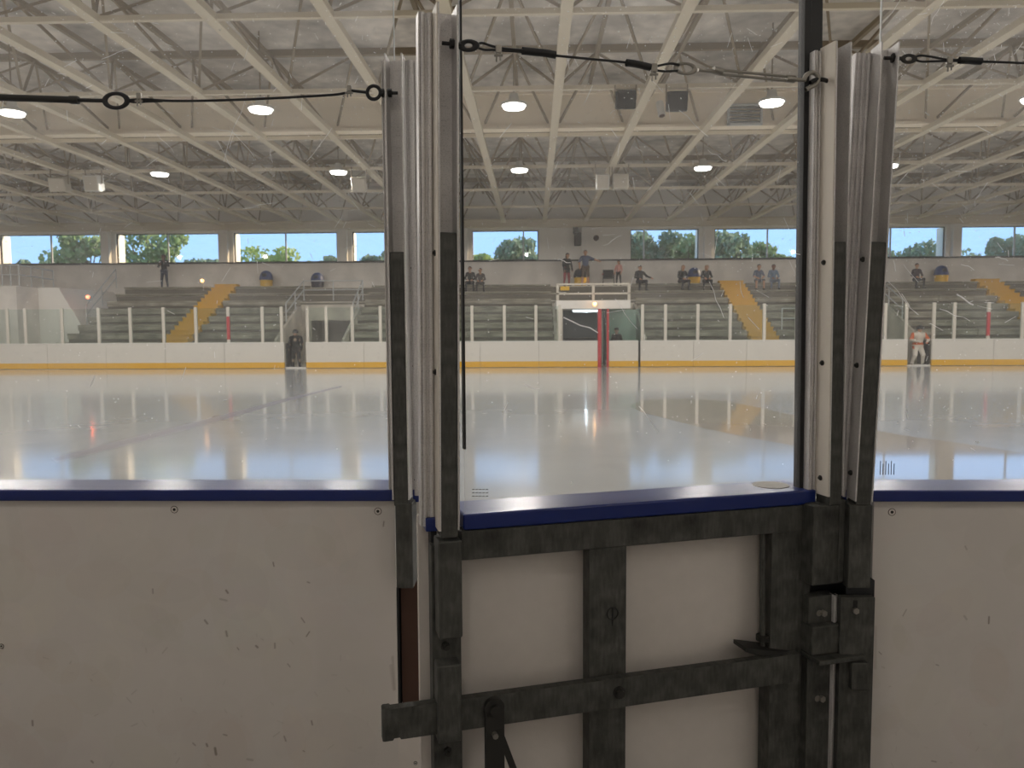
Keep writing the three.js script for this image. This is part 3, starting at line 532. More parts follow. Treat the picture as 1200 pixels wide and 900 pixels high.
{
  const y7 = rowH(7) - 0.05, onLap = [[[-0.27, -0.26, 0.06], [-0.12, -0.36, 0.3]], [[0.27, -0.26, 0.06], [0.12, -0.36, 0.3]]];
  const sitY = rowH(7) + 0.04 - 0.385, sitZ = rowZ(7) + 0.0;
  const sx = (px) => XZ(px, sitZ + 0.1, 325);
  person('person', 'standing person in dark jacket and jeans with raised hands above the first yellow stair', { x: XZ(192.5, -41.0, 320), y: y7, z: -41.0, top: [34, 36, 44], leg: [44, 52, 74], height: 1.82, arms: [[[-0.27, -0.26, 0.06], [-0.08, -0.16, 0.26]], [[0.27, -0.22, 0.08], [0.16, -0.02, 0.28]]], skin: [120, 90, 76] });
  person('person', 'seated person in black with phone light next to the steel gate post', { x: sx(551), y: sitY, z: sitZ, pose: 'sit', top: [26, 26, 30], leg: [30, 30, 36], arms: onLap, lean: 0.25, skin: [190, 150, 130] });
  person('person', 'seated person in grey leaning forward beside the person in black', { x: sx(563), y: sitY, z: sitZ, pose: 'sit', top: [92, 86, 84], leg: [48, 46, 48], arms: onLap, lean: 0.35, height: 1.6 });
  person('person', 'standing person in black jacket and red leggings looking down', { x: XZ(664, -40.9, 315), y: y7, z: -40.9, turn: 0.5, top: [24, 25, 30], leg: [150, 72, 78], height: 1.7, bulk: 1.08, lean: 0.12, hair: [34, 30, 30], longHair: true, stripe: [[26, 26, 32], (q) => q.y < 1.0 && q.y > 0.74] });
  person('person', 'standing person in blue-grey polo and brown shorts reaching out one arm', { x: XZ(686, -40.7, 315), y: y7, z: -40.7, top: [82, 90, 118], leg: [84, 66, 52], bare: true, shortSleeve: true, height: 1.84, bulk: 1.1, hair: [160, 150, 140], arms: [[[-0.3, -0.24, 0.0], [-0.28, -0.46, 0.1]], [[0.42, -0.1, 0.05], [0.62, -0.18, 0.1]]] });
  person('person', 'slight person in pink top standing at the end of the booth railing', { x: XZ(725, -40.8, 320), y: y7, z: -40.8, turn: -0.5, top: [206, 150, 140], leg: [44, 38, 42], height: 1.3, longHair: true, hair: [60, 46, 40] });
  person('person', 'seated person in black at the bench end beside the booth, arm held out', { x: sx(750), y: sitY, z: sitZ, pose: 'sit', top: [24, 24, 27], leg: [30, 29, 32], bulk: 1.15, arms: [[[-0.27, -0.26, 0.06], [-0.12, -0.36, 0.3]], [[0.34, -0.2, 0.1], [0.5, -0.3, 0.28]]], turn: 0.3 });
  person('person', 'seated person in black jacket with fair hair, before the second window column', { x: sx(799), y: sitY, z: sitZ, pose: 'sit', top: [26, 26, 30], leg: [70, 68, 72], arms: onLap, lean: 0.2, turn: 0.4, longHair: true, hair: [150, 124, 96], bulk: 1.1 });
  person('person', 'seated person in black hooded top on the other side of the yellow barrel', { x: sx(828), y: sitY, z: sitZ, pose: 'sit', top: [30, 30, 34], leg: [34, 34, 40], arms: onLap, lean: 0.15, longHair: true, hair: [176, 150, 124] });
  person('person', 'seated person in blue shirt and shorts with bare legs', { x: sx(889), y: sitY, z: sitZ, pose: 'sit', top: [74, 86, 112], leg: [60, 66, 84], bare: true, shortSleeve: true, arms: onLap, lean: 0.2 });
  person('person', 'seated person in pale blue top and trousers near the yellow stair', { x: sx(906.5), y: sitY, z: sitZ, pose: 'sit', top: [104, 124, 148], leg: [92, 106, 128], arms: onLap, lean: 0.1, skin: [140, 100, 84] });
  person('person', 'seated person in dark maroon, alone above the goalkeeper gate', { x: sx(1075), y: sitY, z: sitZ, pose: 'sit', top: [58, 46, 54], leg: [34, 34, 44], arms: onLap, hair: [40, 34, 34] });
  person('person', 'hockey player in black patterned jersey standing in the open gate', { x: XZ(347, FAR - 0.5, 415), y: 0, z: FAR - 0.5, top: [26, 26, 28], leg: [24, 24, 26], height: 1.6, bulk: 1.35, helmet: true, hair: [40, 44, 52], glove: [28, 28, 30], stripe: [[150, 132, 112], (q) => Math.sin(q.x * 19 + 1) * Math.sin(q.y * 13) * Math.sin(q.z * 9 + 2) > 0.28] });
  person('person', 'goalkeeper in white pads with orange trim standing in the open gate', { x: XZ(1075, FAR - 0.35, 415), y: 0, z: FAR - 0.35, top: [196, 186, 172], leg: [206, 200, 188], foot: [206, 200, 188], height: 1.62, bulk: 1.45, helmet: true, hair: [40, 38, 40], lean: 0.2, kneeBend: 0.14, spread: 0.22, glove: [196, 186, 172], arms: [[[-0.32, -0.24, 0.1], [-0.1, -0.3, 0.3]], [[0.32, -0.24, 0.1], [0.16, -0.36, 0.3]]], stripe: [[196, 96, 50], (q) => Math.abs(q.y - 1.0) < 0.05 || (q.y > 1.2 && Math.abs(q.x) > 0.24) || (q.y > 0.75 && q.y < 0.9 && Math.abs(q.x) > 0.2)] });
  person('person', 'small person in black cap and dark top behind the greenish booth glass', { x: XZ(722.5, -34.0, 388), y: 0.0, z: -34.0, top: [30, 30, 32], leg: [34, 34, 38], height: 1.62, cap: true, hair: [22, 22, 24], skin: [150, 130, 118] });
}

// ---------------------------------------------------------------- the near boards, posts and gate
const NF = -2.6;                                                       // front of the fixed cap rail
const CAP = 1.05;
const F = (px, py, z = NF) => { const p = onZ(px, py, z); return [p.x, p.y]; };
// the swung gate: its own axes, x along the gate, z towards the viewer
const GP = V(-0.21027, 0, -2.25181), GT = Math.atan2(2.59432 - 2.25181, 0.90814 + 0.21027);
const gd = V(Math.cos(GT), 0, -Math.sin(GT)), gn = V(Math.sin(GT), 0, Math.cos(GT));
const D = (px, py, off = 0) => { const d = rayOf(px, py), t = GP.clone().addScaledVector(gn, off).sub(EYE).dot(gn) / d.dot(gn), p = EYE.clone().addScaledVector(d, t); return [p.clone().sub(GP).dot(gd), p.y]; };

// board fronts: scuffs where the photograph shows them
function scuffed(x0, x1, y0, y1, marks, seedv) {
  const cw = 1024, ch = Math.round(1024 * (y1 - y0) / (x1 - x0)), cv = document.createElement('canvas'); cv.width = cw; cv.height = ch; const g = cv.getContext('2d');
  g.fillStyle = 'rgb(210,204,198)'; g.fillRect(0, 0, cw, ch); seed = seedv;
  for (let i = 0; i < 240; i++) { g.fillStyle = `rgba(${rnd() > 0.5 ? '230,222,212' : '176,164,150'},${rr(0.02, 0.06)})`; g.beginPath(); g.ellipse(rr(0, cw), rr(0, ch), rr(8, 60), rr(8, 60), rr(0, 3), 0, 7); g.fill(); }
  g.lineCap = 'round';
  for (const [px, py, dx, dy, w, a] of marks) { const p = F(px, py, NF - 0.03), k = cw / (x1 - x0), X = (p[0] - x0) * k, Y = (y1 - p[1]) * k, s = k * 2.63 / 900; g.strokeStyle = `rgba(84,72,62,${a * 0.75})`; g.lineWidth = w * s * 0.6; g.beginPath(); g.moveTo(X, Y); g.lineTo(X + dx * s, Y + dy * s); g.stroke(); }
  for (let i = 0; i < 90; i++) { const X = rr(0, cw), Y = ch * (0.25 + 0.75 * Math.sqrt(rnd())); g.strokeStyle = `rgba(100,88,76,${rr(0.06, 0.25)})`; g.lineWidth = rr(0.5, 1.3); g.beginPath(); g.moveTo(X, Y); g.lineTo(X + rr(-9, 9), Y + rr(-9, 9)); g.stroke(); }
  const t = new THREE.CanvasTexture(cv); t.colorSpace = THREE.SRGBColorSpace; return std({ map: t, roughness: 0.5 });
}
function boxUV01(x0, x1, y0, y1, z0, z1) { const g = new THREE.BoxGeometry(x1 - x0, y1 - y0, z1 - z0); g.translate((x0 + x1) / 2, (y0 + y1) / 2, (z0 + z1) / 2); return g; }
function screw(x, y, z, parent, r = 0.012) { const o = mesh('screw', [rod(V(x, y, z - 0.004), V(x, y, z + 0.002), r, 14)], M.board, parent); mesh('screw_recess', [rod(V(0, 0, 0), V(0, 0, 0.0012), r * 0.45, 8)], M.darkSteel, o).position.set(x, y, z + 0.002); mesh('screw_ring', new THREE.TorusGeometry(r, 0.0012, 5, 20), M.darkScratch, o).position.set(x, y, z + 0.0015); return o; }
const PF = NF - 0.03;                                                  // front of the white board panels
{
  const xe = F(463, 640, PF)[0], xs0 = -3.2, y0 = 0.02, y1 = CAP - 0.045;
  const marks = [[320, 659, 1, 5, 2, 0.8], [360, 682, 3, 1, 2, 0.6], [265, 692, 2, 3, 4, 0.6], [258, 702, 8, 2, 4, 0.25], [240, 727, 3, 4, 4, 0.5], [265, 740, 1, 6, 4, 0.5], [300, 757, 2, 2, 4, 0.6], [278, 759, 2, 3, 2, 0.6], [322, 754, 0, 6, 3, 0.5], [353, 724, 4, 6, 2, 0.6], [359, 746, 4, -6, 2, 0.8], [337, 778, 3, 4, 2, 0.5], [38, 845, 0, 6, 4, 0.6], [2, 757, 1, 3, 4, 0.8], [365, 845, 1, 5, 3, 0.6], [333, 863, 2, 6, 3, 0.5], [252, 877, 1, 8, 5, 0.7], [242, 872, 1, 3, 4, 0.6], [226, 871, 3, 3, 3, 0.4], [262, 861, 4, 1, 3, 0.5], [107, 892, 2, 2, 4, 0.5], [179, 690, 0, 6, 2, 0.6], [450, 611, -1, 6, 2, 0.7], [458, 780, 3, 30, 6, 0.16], [460, 770, 2, 40, 5, 0.2], [355, 880, 2, 1, 2, 0.6], [290, 890, 6, 1, 5, 0.25]];
  const t = thing('dasher_board', 'scuffed white board panel under blue cap beside the latch bar', 'boards', 0, 0, 0);
  mesh('panel', boxUV01(xs0, xe, y0, y1, PF - 0.03, PF), scuffed(xs0, xe, y0, y1, marks, 77), t);
  const xj = F(494, 860, PF)[0], yj = F(480, 832, PF)[1];
  mesh('lower_panel', bx(xe, xj, y0, yj, PF - 0.03, PF), M.board, t);
  mesh('strike_pocket', bx(xe + 0.002, xj, yj, F(470, 690, PF)[1], PF - 0.1, PF - 0.06), M.rust, t);
  mesh('pocket_cheek', bx(xe - 0.001, xe + 0.006, yj, F(470, 690, PF)[1], PF - 0.1, PF - 0.012), M.dark, t);
  const a = F(481, 775, PF - 0.05); mesh('strike_bolt', [rod(V(a[0], a[1] + 0.008, PF - 0.05), V(a[0], a[1] - 0.06, PF - 0.05), 0.007, 8), rod(V(a[0], a[1] - 0.08, PF - 0.055), V(a[0], a[1] - 0.08, PF - 0.04), 0.012, 10)], M.zinc, t);
  mesh('jamb_edge', prism([[F(483, 600)[0], F(483, 587)[1]], [F(491, 600)[0], F(490, 575)[1]], [F(492, 600)[0], F(492, 705)[1]], [F(486, 690)[0], F(486, 690)[1]], [F(484, 698)[0], F(484, 698)[1]]].map((p) => p), PF - 0.06, PF - 0.1), M.farBoard, t).userData.label = 'chipped white plastic edge';
  for (const [px, py] of [[204.5, 597], [443, 599]]) { const p = F(px, py, PF); screw(p[0], p[1], PF, t); }
  { const p = F(2, 757, PF); screw(p[0], p[1], PF, t, 0.008); const q = F(487, 894, PF); screw(q[0], q[1], PF, t, 0.006); }
  mesh('cap_rail', rbx(xs0, F(463, 580)[0], CAP - 0.04, CAP, NF - 0.19, NF, 0.006), M.blue, t).userData.label = 'blue plastic cap rail';
  mesh('cap_end', rbx(F(483, 580)[0], F(490.5, 580)[0], CAP - 0.045, CAP + 0.0, NF - 0.17, NF - 0.01, 0.004), M.blue, t);
  mesh('ice_side_panel', bx(xs0, xe + 0.02, 0.0, CAP - 0.04, NF - 0.17, NF - 0.15), M.farBoard, t);
}
{
  const xs1 = F(1023, 640, PF)[0], xe1 = 3.3, y0 = 0.02, y1 = CAP - 0.045;
  const marks = [[1159, 723, 0, 8, 3, 0.7], [1058, 722, 4, -8, 2, 0.4], [1131, 640, 2, 4, 3, 0.3], [1026, 735, 1, 50, 6, 0.12], [1097, 779, 3, 1, 2, 0.5], [1130, 722, 3, 4, 4, 0.25], [1030, 764, 3, 3, 2, 0.5], [1092, 892, 5, 1, 3, 0.4]];
  const t = thing('dasher_board', 'scuffed white board panel under blue cap beside the gate hinge', 'boards', 0, 0, 0);
  mesh('panel', boxUV01(xs1, xe1, y0, y1, PF - 0.03, PF), scuffed(xs1, xe1, y0, y1, marks, 191), t);
  const p = F(1045, 600, PF); screw(p[0], p[1], PF, t);
  mesh('cap_rail', rbx(F(1021, 580)[0], xe1, CAP - 0.04, CAP, NF - 0.19, NF, 0.006), M.blue, t).userData.label = 'blue plastic cap rail';
  mesh('cap_end', rbx(F(988, 580)[0], F(994, 580)[0], CAP - 0.055, CAP, NF - 0.17, NF - 0.01, 0.004), M.blue, t);
  mesh('ice_side_panel', bx(F(1000, 600)[0], xe1, 0.0, CAP - 0.04, NF - 0.17, NF - 0.15), M.farBoard, t);
}
// one glass-holding post: an open channel with ribbed wings and a steel tube in its lower half
const CW = 0.058, CD = 0.08;
function channelPost(parent, x0, z, yb, yt, lean, o) {
  const g = new THREE.Group(); g.name = 'post_section'; g.position.set(x0, yb, z); g.rotation.z = lean; parent.add(g);
  const h = yt - yb, w = CW / 2, k = 0.0045;
  mesh('channel', column([[-w, 0], [-w + k, 0], [-w + k, -CD + k], [w - k, -CD + k], [w - k, 0], [w, 0], [w, -CD], [-w, -CD]], 0, h), M.alum, g);
  if (o.creamSide) mesh('cream_face', bx(-w - 0.003, -w, 0.0, h, -CD + 0.004, -0.001), M.cream, g);
  const wing = (s, width, top, ribs) => {
    if (!width) return; const a = s * w, b = s * (w + width); const gs = [bx(Math.min(a, b), Math.max(a, b), 0, top, -CD - 0.01, -CD + 0.006)];
    for (let i = 0; i < ribs; i++) { const c = s * (w + width * (i + 0.5) / ribs); gs.push(column(Array.from({ length: 7 }, (_, j) => { const q = Math.PI * j / 6; return [c + Math.cos(q) * width / ribs * 0.36, -CD + 0.006 + Math.sin(q) * 0.008]; }).reverse(), 0, top)); }
    gs.push(bx(b - 0.002, b + 0.002, 0, top, -CD - 0.03, -CD + 0.012));
    mesh('wing', gs, M.alum, g);
  };
  wing(-1, o.wingL[0], h - o.wingL[1], o.wingL[2]); wing(1, o.wingR[0], h - o.wingR[1], o.wingR[2]);
  mesh('steel_tube', rbx(-w + k + 0.0005, w - k - 0.0005, o.tubeBot - yb, o.tubeTop - yb, -CD + k + 0.001, o.flush ?? -0.004, 0.003), M.steel, g);
  mesh('cover_plate', bx(-w + k, w - k, o.tubeTop - yb + 0.002, h - 0.02, -CD + k, -CD + k + 0.004), M.alum, g);
  for (const y of o.bolts) { const bz = -CD * 0.5; mesh('bolt', [rod(V(-w - 0.001, y - yb, bz), V(-w - 0.006, y - yb, bz), 0.009, 10), rod(V(-w - 0.006, y - yb, bz), V(-w - 0.011, y - yb, bz), 0.0055, 6)], M.darkSteel, g); }
  for (const y of o.boltsR || []) { mesh('bolt', [rod(V(w + 0.012, y - yb, -CD + 0.006), V(w + 0.012, y - yb, -CD + 0.011), 0.006, 10)], M.darkSteel, g); }
  return g;
}
const leanOf = (pb, pt) => Math.atan2(pb[0] - pt[0], pt[1] - pb[1]);
{
  const z = -2.54;
  const L = thing('fixed_post', 'grey aluminium post with dark steel foot at the latch side of the gate', 'post', 0, 0, 0);
  let b = F(459.5, 575, z), t = F(450, 62, z);
  channelPost(L, b[0] + CW / 2, z, F(470, 586, z)[1], t[1], leanOf(b, t), { wingL: [0.022, 0.0, 1], wingR: [0.034, 0.0, 1], tubeTop: F(470, 295, z)[1], tubeBot: F(470, 590, z)[1] - 0.01, bolts: [], boltsR: [312, 430, 567].map((y) => F(480, y, z)[1]) });
  mesh('foot_sleeve', rbx(F(463, 600, z)[0], F(483, 600, z)[0], F(470, 690, z)[1], F(470, 590, z)[1], z - 0.1, z - 0.002, 0.004), M.steel, L);
  mesh('foot_base', bx(F(464, 600, z - 0.05)[0], F(484, 600, z - 0.05)[0], 0, F(470, 690, z)[1], z - 0.17, z - 0.12), M.rust, L);
  const R = thing('fixed_post', 'grey aluminium post with dark steel foot at the hinge side, holding the white-panel shield', 'post', 0, 0, 0);
  b = F(1023, 585, z); t = F(1055, 48, z);
  channelPost(R, b[0] - CW / 2, z, F(1010, 588, z)[1], t[1], leanOf(b, t), { wingL: [0.05, 0.012, 3], wingR: [0.008, 0.01, 1], tubeTop: F(1028, 283, z)[1], tubeBot: F(1010, 592, z)[1], bolts: [303, 429, 557].map((y) => F(1005, y, z)[1]) });
  const sl = [F(993, 600, z)[0], F(1023, 600, z)[0]];
  mesh('foot_sleeve', rbx(sl[0] + 0.008, sl[1], F(1010, 690, z)[1], F(1010, 592, z)[1], z - 0.1, z - 0.002, 0.004), M.steel, R);
  mesh('sleeve_edge', rbx(sl[0] - 0.012, sl[0] + 0.008, F(1010, 686, z)[1], F(1010, 588, z)[1], z - 0.1, z - 0.035, 0.003), M.steel, R);
  // hinge plate on the fixed side
  const p = F(984, 700, z - 0.03), q = F(1020, 900, z - 0.03);
  mesh('hinge_plate', rbx(p[0] + 0.004, q[0], 0.0, p[1], z - 0.06, z - 0.03, 0.002), M.steel, R);
  const c = F(1002, 715, z - 0.03);
  mesh('slot', rbx(c[0] - 0.008, c[0] + 0.008, c[1] - 0.012, c[1] + 0.034, z - 0.032, z - 0.029, 0.002), M.black, R);
  mesh('bolt', [rod(V(c[0], c[1], z - 0.03), V(c[0], c[1], z - 0.018), 0.011, 6)], M.zinc, R);
  const d = F(1000, 790, z - 0.02); mesh('lower_lug', rbx(d[0] - 0.012, d[0] + 0.045, d[1] - 0.05, d[1] + 0.045, z - 0.03, z - 0.005, 0.004), M.steel, R);
  mesh('back_plate', bx(F(990, 700, z - 0.08)[0], F(1023, 700, z - 0.08)[0], 0, F(1010, 688, z)[1], z - 0.12, z - 0.07), M.dark, R);
}
// the gate
{
  const gate = thing('rink_gate', 'steel-framed rink gate swung ajar with white panels, blue cap and glass', 'gate', GP.x, 0, GP.z, GT);
  const dx = (px, py, off = 0) => D(px, py, off)[0], dy = (px, py, off = 0) => D(px, py, off)[1];
  const sL = dx(541, 640), sR = dx(955, 600), back = -0.1;
  // skin
  const skinL = dx(490, 700, back), skinR = dx(948, 700, back);
  mesh('white_panel', rbx(skinL, skinR, 0.03, dy(495, 603, back), back - 0.016, back, 0.004), M.board, gate);
  mesh('cap_rail', rbx(dx(543, 610), dx(957, 580), CAP - 0.05, CAP, -0.185, 0, 0.007), M.blue, gate).userData.label = 'blue plastic cap rail';
  mesh('cap_end', rbx(dx(499, 615, 0.0), dx(513, 615, 0.0), CAP - 0.045, CAP - 0.003, -0.12, -0.0, 0.004), M.blue, gate);
  // frame
  const topY = CAP - 0.052, railB = dy(600, 652, -0.01);
  mesh('top_rail', rbx(sL, sR, railB, topY, -0.06, -0.01, 0.003), M.steel, gate);
  mesh('mid_stile', rbx(dx(692, 750), dx(736, 750), 0.02, topY - 0.01, -0.07, -0.014, 0.003), M.steel, gate);
  mesh('hinge_stile', rbx(dx(905, 750), dx(951, 750), 0.02, topY - 0.01, -0.075, -0.012, 0.003), M.steel, gate);
  mesh('latch_stile', rbx(dx(508, 800), dx(542, 800), 0.02, dy(525, 640), -0.06, -0.012, 0.003), M.steel, gate);
  mesh('latch_stile_back', rbx(dx(507, 800, -0.05), dx(514, 800, -0.05), 0.02, dy(525, 625), back, -0.05, 0.002), M.dark, gate);
  // sliding latch bar
  const bl = dx(448, 840, 0.03), br = dx(937, 790, 0.03), byT = (dy(500, 822, 0.03) + dy(800, 788, 0.03)) / 2, byB = (dy(500, 857, 0.03) + dy(800, 823, 0.03)) / 2;
  const hgt = byT - byB;
  mesh('latch_bar', prism([[bl, byB + 0.002], [bl + 0.004, byB], [bl + 0.03, byB], [bl + 0.034, byB + 0.006], [bl + 0.05, byB + 0.006], [bl + 0.054, byB], [br, byB], [br, byT], [bl + 0.026, byT], [bl + 0.022, byT + 0.004], [bl + 0.004, byT + 0.004], [bl, byT]], 0.0, 0.03), M.steel, gate);
  // latch guide and sleeve
  mesh('latch_guide', rbx(dx(513, 820, 0.05), dx(541, 820, 0.05), dy(527, 871, 0.05), dy(527, 780, 0.05), -0.012, 0.05, 0.006), M.steel, gate);
  mesh('post_sleeve', rbx(dx(514, 690, 0.055), dx(542, 690, 0.055), dy(530, 749, 0.055), dy(530, 634, 0.055), -0.03, 0.055, 0.006), M.steel, gate);
  for (const [px, py] of [[523, 758], [525, 882]]) { const c = D(px, py, 0); mesh('bolt', [rod(V(c[0], c[1], -0.014), V(c[0], c[1], 0.0), 0.013, 6), rod(V(c[0], c[1], 0), V(c[0], c[1], 0.012), 0.007, 8)], M.darkSteel, gate); }
  { const c = D(726, 812, 0.035); mesh('bolt', [rod(V(c[0], c[1], 0.03), V(c[0], c[1], 0.036), 0.02, 16), rod(V(c[0], c[1], 0.03), V(c[0], c[1], 0.048), 0.014, 6)], M.darkSteel, gate); }
  { const c = D(718, 719, -0.012); mesh('chalk_mark', [new THREE.TorusGeometry(0.019, 0.0014, 5, 24).translate(c[0], c[1], -0.0125), flat(bx(c[0] - 0.001, c[0] + 0.0015, c[1] - 0.04, c[1] + 0.02, -0.014, -0.012))].map(flat), M.black, gate); }
  // lever hanging from the latch bar
  { const c = D(580, 830, 0.05); const lever = mesh('lever', [rbx(c[0] - 0.03, c[0] + 0.03, 0.02, c[1] - 0.01, 0.034, 0.05, 0.003), rod(V(c[0], c[1], 0.034), V(c[0], c[1], 0.05), 0.03, 20)], M.darkSteel, gate);
    mesh('lever_pin', [rod(V(c[0], c[1] - 0.005, 0.05), V(c[0], c[1] - 0.005, 0.062), 0.016, 14)], M.darkSteel, lever);
    mesh('lever_stop', [rod(V(c[0] - 0.002, c[1] - 0.08, 0.05), V(c[0] - 0.002, c[1] - 0.08, 0.066), 0.009, 8)], M.zinc, lever);
    mesh('spring_strip', bar(V(c[0] + 0.012, c[1] - 0.07, 0.045), V(c[0] + 0.075, c[1] - 0.25, 0.045), 0.012, 0.02), M.darkSteel, gate); }
  // lift rod and bracket
  { const a = D(893.5, 622, -0.03), b = D(893.5, 748, -0.03); mesh('lift_rod', rod(V(a[0], a[1] + 0.02, -0.03), V(b[0], b[1] - 0.03, -0.03), 0.0095, 10), M.steel, gate);
    const p = D(873, 748, 0.01), q = D(925, 772, 0.01);
    mesh('rod_bracket', [prism([[p[0], b[1] - 0.004], [q[0] + 0.03, b[1] - 0.05], [q[0] + 0.03, b[1] - 0.085], [p[0] + 0.03, b[1] - 0.03], [p[0], b[1] - 0.018]], -0.06, 0.015), rod(V(b[0], b[1] - 0.006, -0.03), V(b[0], b[1] + 0.012, -0.03), 0.022, 12)], M.darkSteel, gate); }
  // posts on the gate
  const off = 0.06;
  { let b = D(516, 600, off), t = D(513.5, 2, off);
    channelPost(gate, b[0] + CW / 2 - 0.002, off, dy(528, 622, off), t[1], leanOf(b, t), { creamSide: true, wingL: [0.042, 0.004, 2], wingR: [0.013, 0.0, 1], tubeTop: dy(528, 272, off), tubeBot: dy(528, 631, off), bolts: [295, 437].map((y) => dy(511, y, off)) }); }
  { let b = D(971.5, 578, off), t = D(980.5, 47, off);
    channelPost(gate, b[0] + CW / 2, off, dy(975, 582, off), t[1], leanOf(b, t), { creamSide: true, wingL: [0.027, 0.01, 2], wingR: [0.006, 0.0, 1], tubeTop: dy(985, 283, off), tubeBot: dy(980, 592, off), bolts: [306, 426, 563].map((y) => dy(962, y, off)) }); }
  mesh('hinge_sleeve', rbx(dx(953, 640, 0.05), dx(989, 640, 0.05), dy(965, 686, 0.05), dy(965, 592, 0.05), -0.04, 0.05, 0.006), M.steel, gate);
  mesh('hinge_backing', bx(dx(946, 700, -0.06), dx(992, 700, -0.06), 0.02, dy(965, 600, -0.06), -0.085, -0.06), M.dark, gate);
  const hp = D(948, 700, 0.02), hq = D(975, 900, 0.02);
  mesh('hinge_leaf', rbx(hp[0], hq[0], 0.0, hp[1], -0.03, 0.02, 0.003), M.steel, gate);
  for (const [px, py] of [[964, 718], [962, 818]]) { const c = D(px, py, 0.02); mesh('bolt', [rod(V(c[0], c[1], 0.018), V(c[0], c[1], 0.032), 0.0115, 6), rod(V(c[0] - 0.014, c[1], 0.019), V(c[0] - 0.014, c[1], 0.021), 0.011, 12)], M.zinc, gate); }
  const k = D(952, 742, 0.05), kr = D(1004, 768, 0.05);
  mesh('hinge_knuckle', [rbx(k[0], kr[0], kr[1], kr[1] + 0.018, -0.02, 0.09, 0.004), rbx(k[0], kr[0] - 0.02, kr[1] + 0.018, k[1] + 0.02, -0.02, 0.05, 0.006)], M.steel, gate);
  const s0 = D(977, 700, 0.03), s1 = D(985, 700, 0.03);
  mesh('hinge_strip', [rbx(s0[0], s0[0] + 0.009, 0, s0[1] + 0.006, 0.0, 0.035, 0.003), rbx(s0[0] + 0.013, s1[0] + 0.002, 0, s0[1] + 0.003, 0.0, 0.028, 0.003)], M.alum, gate);
  // glass in its channel
  const gz = -0.05, gy = CAP - 0.01, gt = dy(700, -50, gz);
  const glass = mesh('glass_pane', bx(dx(542, 300, gz), dx(944, 300, gz), gy, gt, gz - 0.005, gz + 0.005), M.pane, gate);
  const quad = (p, z0, z1) => prism(p.map(([x, y]) => D(x, y, gz)), z0, z1), gb = D(940, 571, gz)[1];
  mesh('edge_gasket', [quad([[934, 571], [944.5, 571], [948, -45], [941, -45]], gz - 0.02, gz + 0.014), quad([[946, 571], [960, 571], [966, -45], [949, -45]], gz - 0.05, gz - 0.006)], M.black, gate);
  mesh('latch_side_gasket', bx(dx(541.5, 400, gz), dx(544, 400, gz), dy(543, 526, gz), gt, gz - 0.012, gz + 0.012), M.black, gate);
  scratches(gate, dx(548, 300, gz), dx(932, 300, gz), CAP + 0.05, dy(700, 5, gz), gz + 0.0056, 150, [[748, 476, 770, 506, 1], [720, 350, 745, 385, 1], [705, 288, 728, 276, 1], [668, 308, 652, 304, 1.5], [700, 390, 660, 372, 3], [866, 330, 870, 348, 1], [720, 275, 704, 277, 1], [632, 455, 612, 452, 1], [828, 176, 850, 190, 1], [795, 130, 830, 162, 1], [830, 330, 848, 372, 1]].map(([a, b, c, d, w]) => [...D(a, b, gz), ...D(c, d, gz), w * 0.0022]), 901, glass);
  { const q = onY(903, 568.5, CAP), l = [q.clone().sub(GP).dot(gd), q.clone().sub(GP).dot(gn)]; const pg = new THREE.CylinderGeometry(0.062, 0.062, 0.002, 28).translate(l[0], CAP + 0.001, l[1]); mesh('worn_patch', pg, std({ color: rgb(142, 138, 130), roughness: 0.6 }), gate); }
  // small print at the pane's lower corner
  const lp = []; for (let i = 0; i < 3; i++) for (let j = 0; j < 5; j++) { const c = D(554 + j * 4, 573 + i * 4, gz); lp.push(bx(c[0] - 0.003, c[0] + 0.004, c[1] - 0.001, c[1] + 0.001, gz + 0.0055, gz + 0.006)); }
  mesh('etched_print', lp, M.darkScratch, gate);
}
function scratches(parent, x0, x1, y0, y1, z, n, long, sd, under) {
  seed = sd; const gs = [], holder = under || parent; n *= 1.6;
  const stroke = (a, b, c, d, w) => { const L = Math.hypot(c - a, d - b), g = new THREE.BoxGeometry(L, w, 0.0006); g.rotateZ(Math.atan2(d - b, c - a)); g.translate((a + c) / 2, (b + d) / 2, z); gs.push(flat(g)); };
  for (let i = 0; i < n; i++) { const a = rr(x0, x1), b = y0 + (y1 - y0) * Math.pow(rnd(), 0.55), q = rr(0, 6.3), L = Math.pow(rnd(), 7) * 0.06 + 0.003; stroke(a, b, a + Math.cos(q) * L, b + Math.sin(q) * L, rr(0.0009, 0.0018)); }
  for (let i = 0; i < n * 2.2; i++) { const a = rr(x0, x1), b = y0 + (y1 - y0) * Math.pow(rnd(), 0.5), r = rr(0.0012, 0.0032); stroke(a, b, a + r, b, r); }
  for (const l of long) { let a = l[0], b = l[1]; for (let k = 1; k <= 4; k++) { const c = l[0] + (l[2] - l[0]) * k / 4 + rr(-0.004, 0.004), d = l[1] + (l[3] - l[1]) * k / 4 + rr(-0.004, 0.004); stroke(a, b, c, d, l[4] * 0.6); a = c; b = d; } }
  const m = mesh('scratches', gs, M.scratch, holder); m.userData = { kind: 'stuff', label: 'white scratches and specks' }; return m;
}
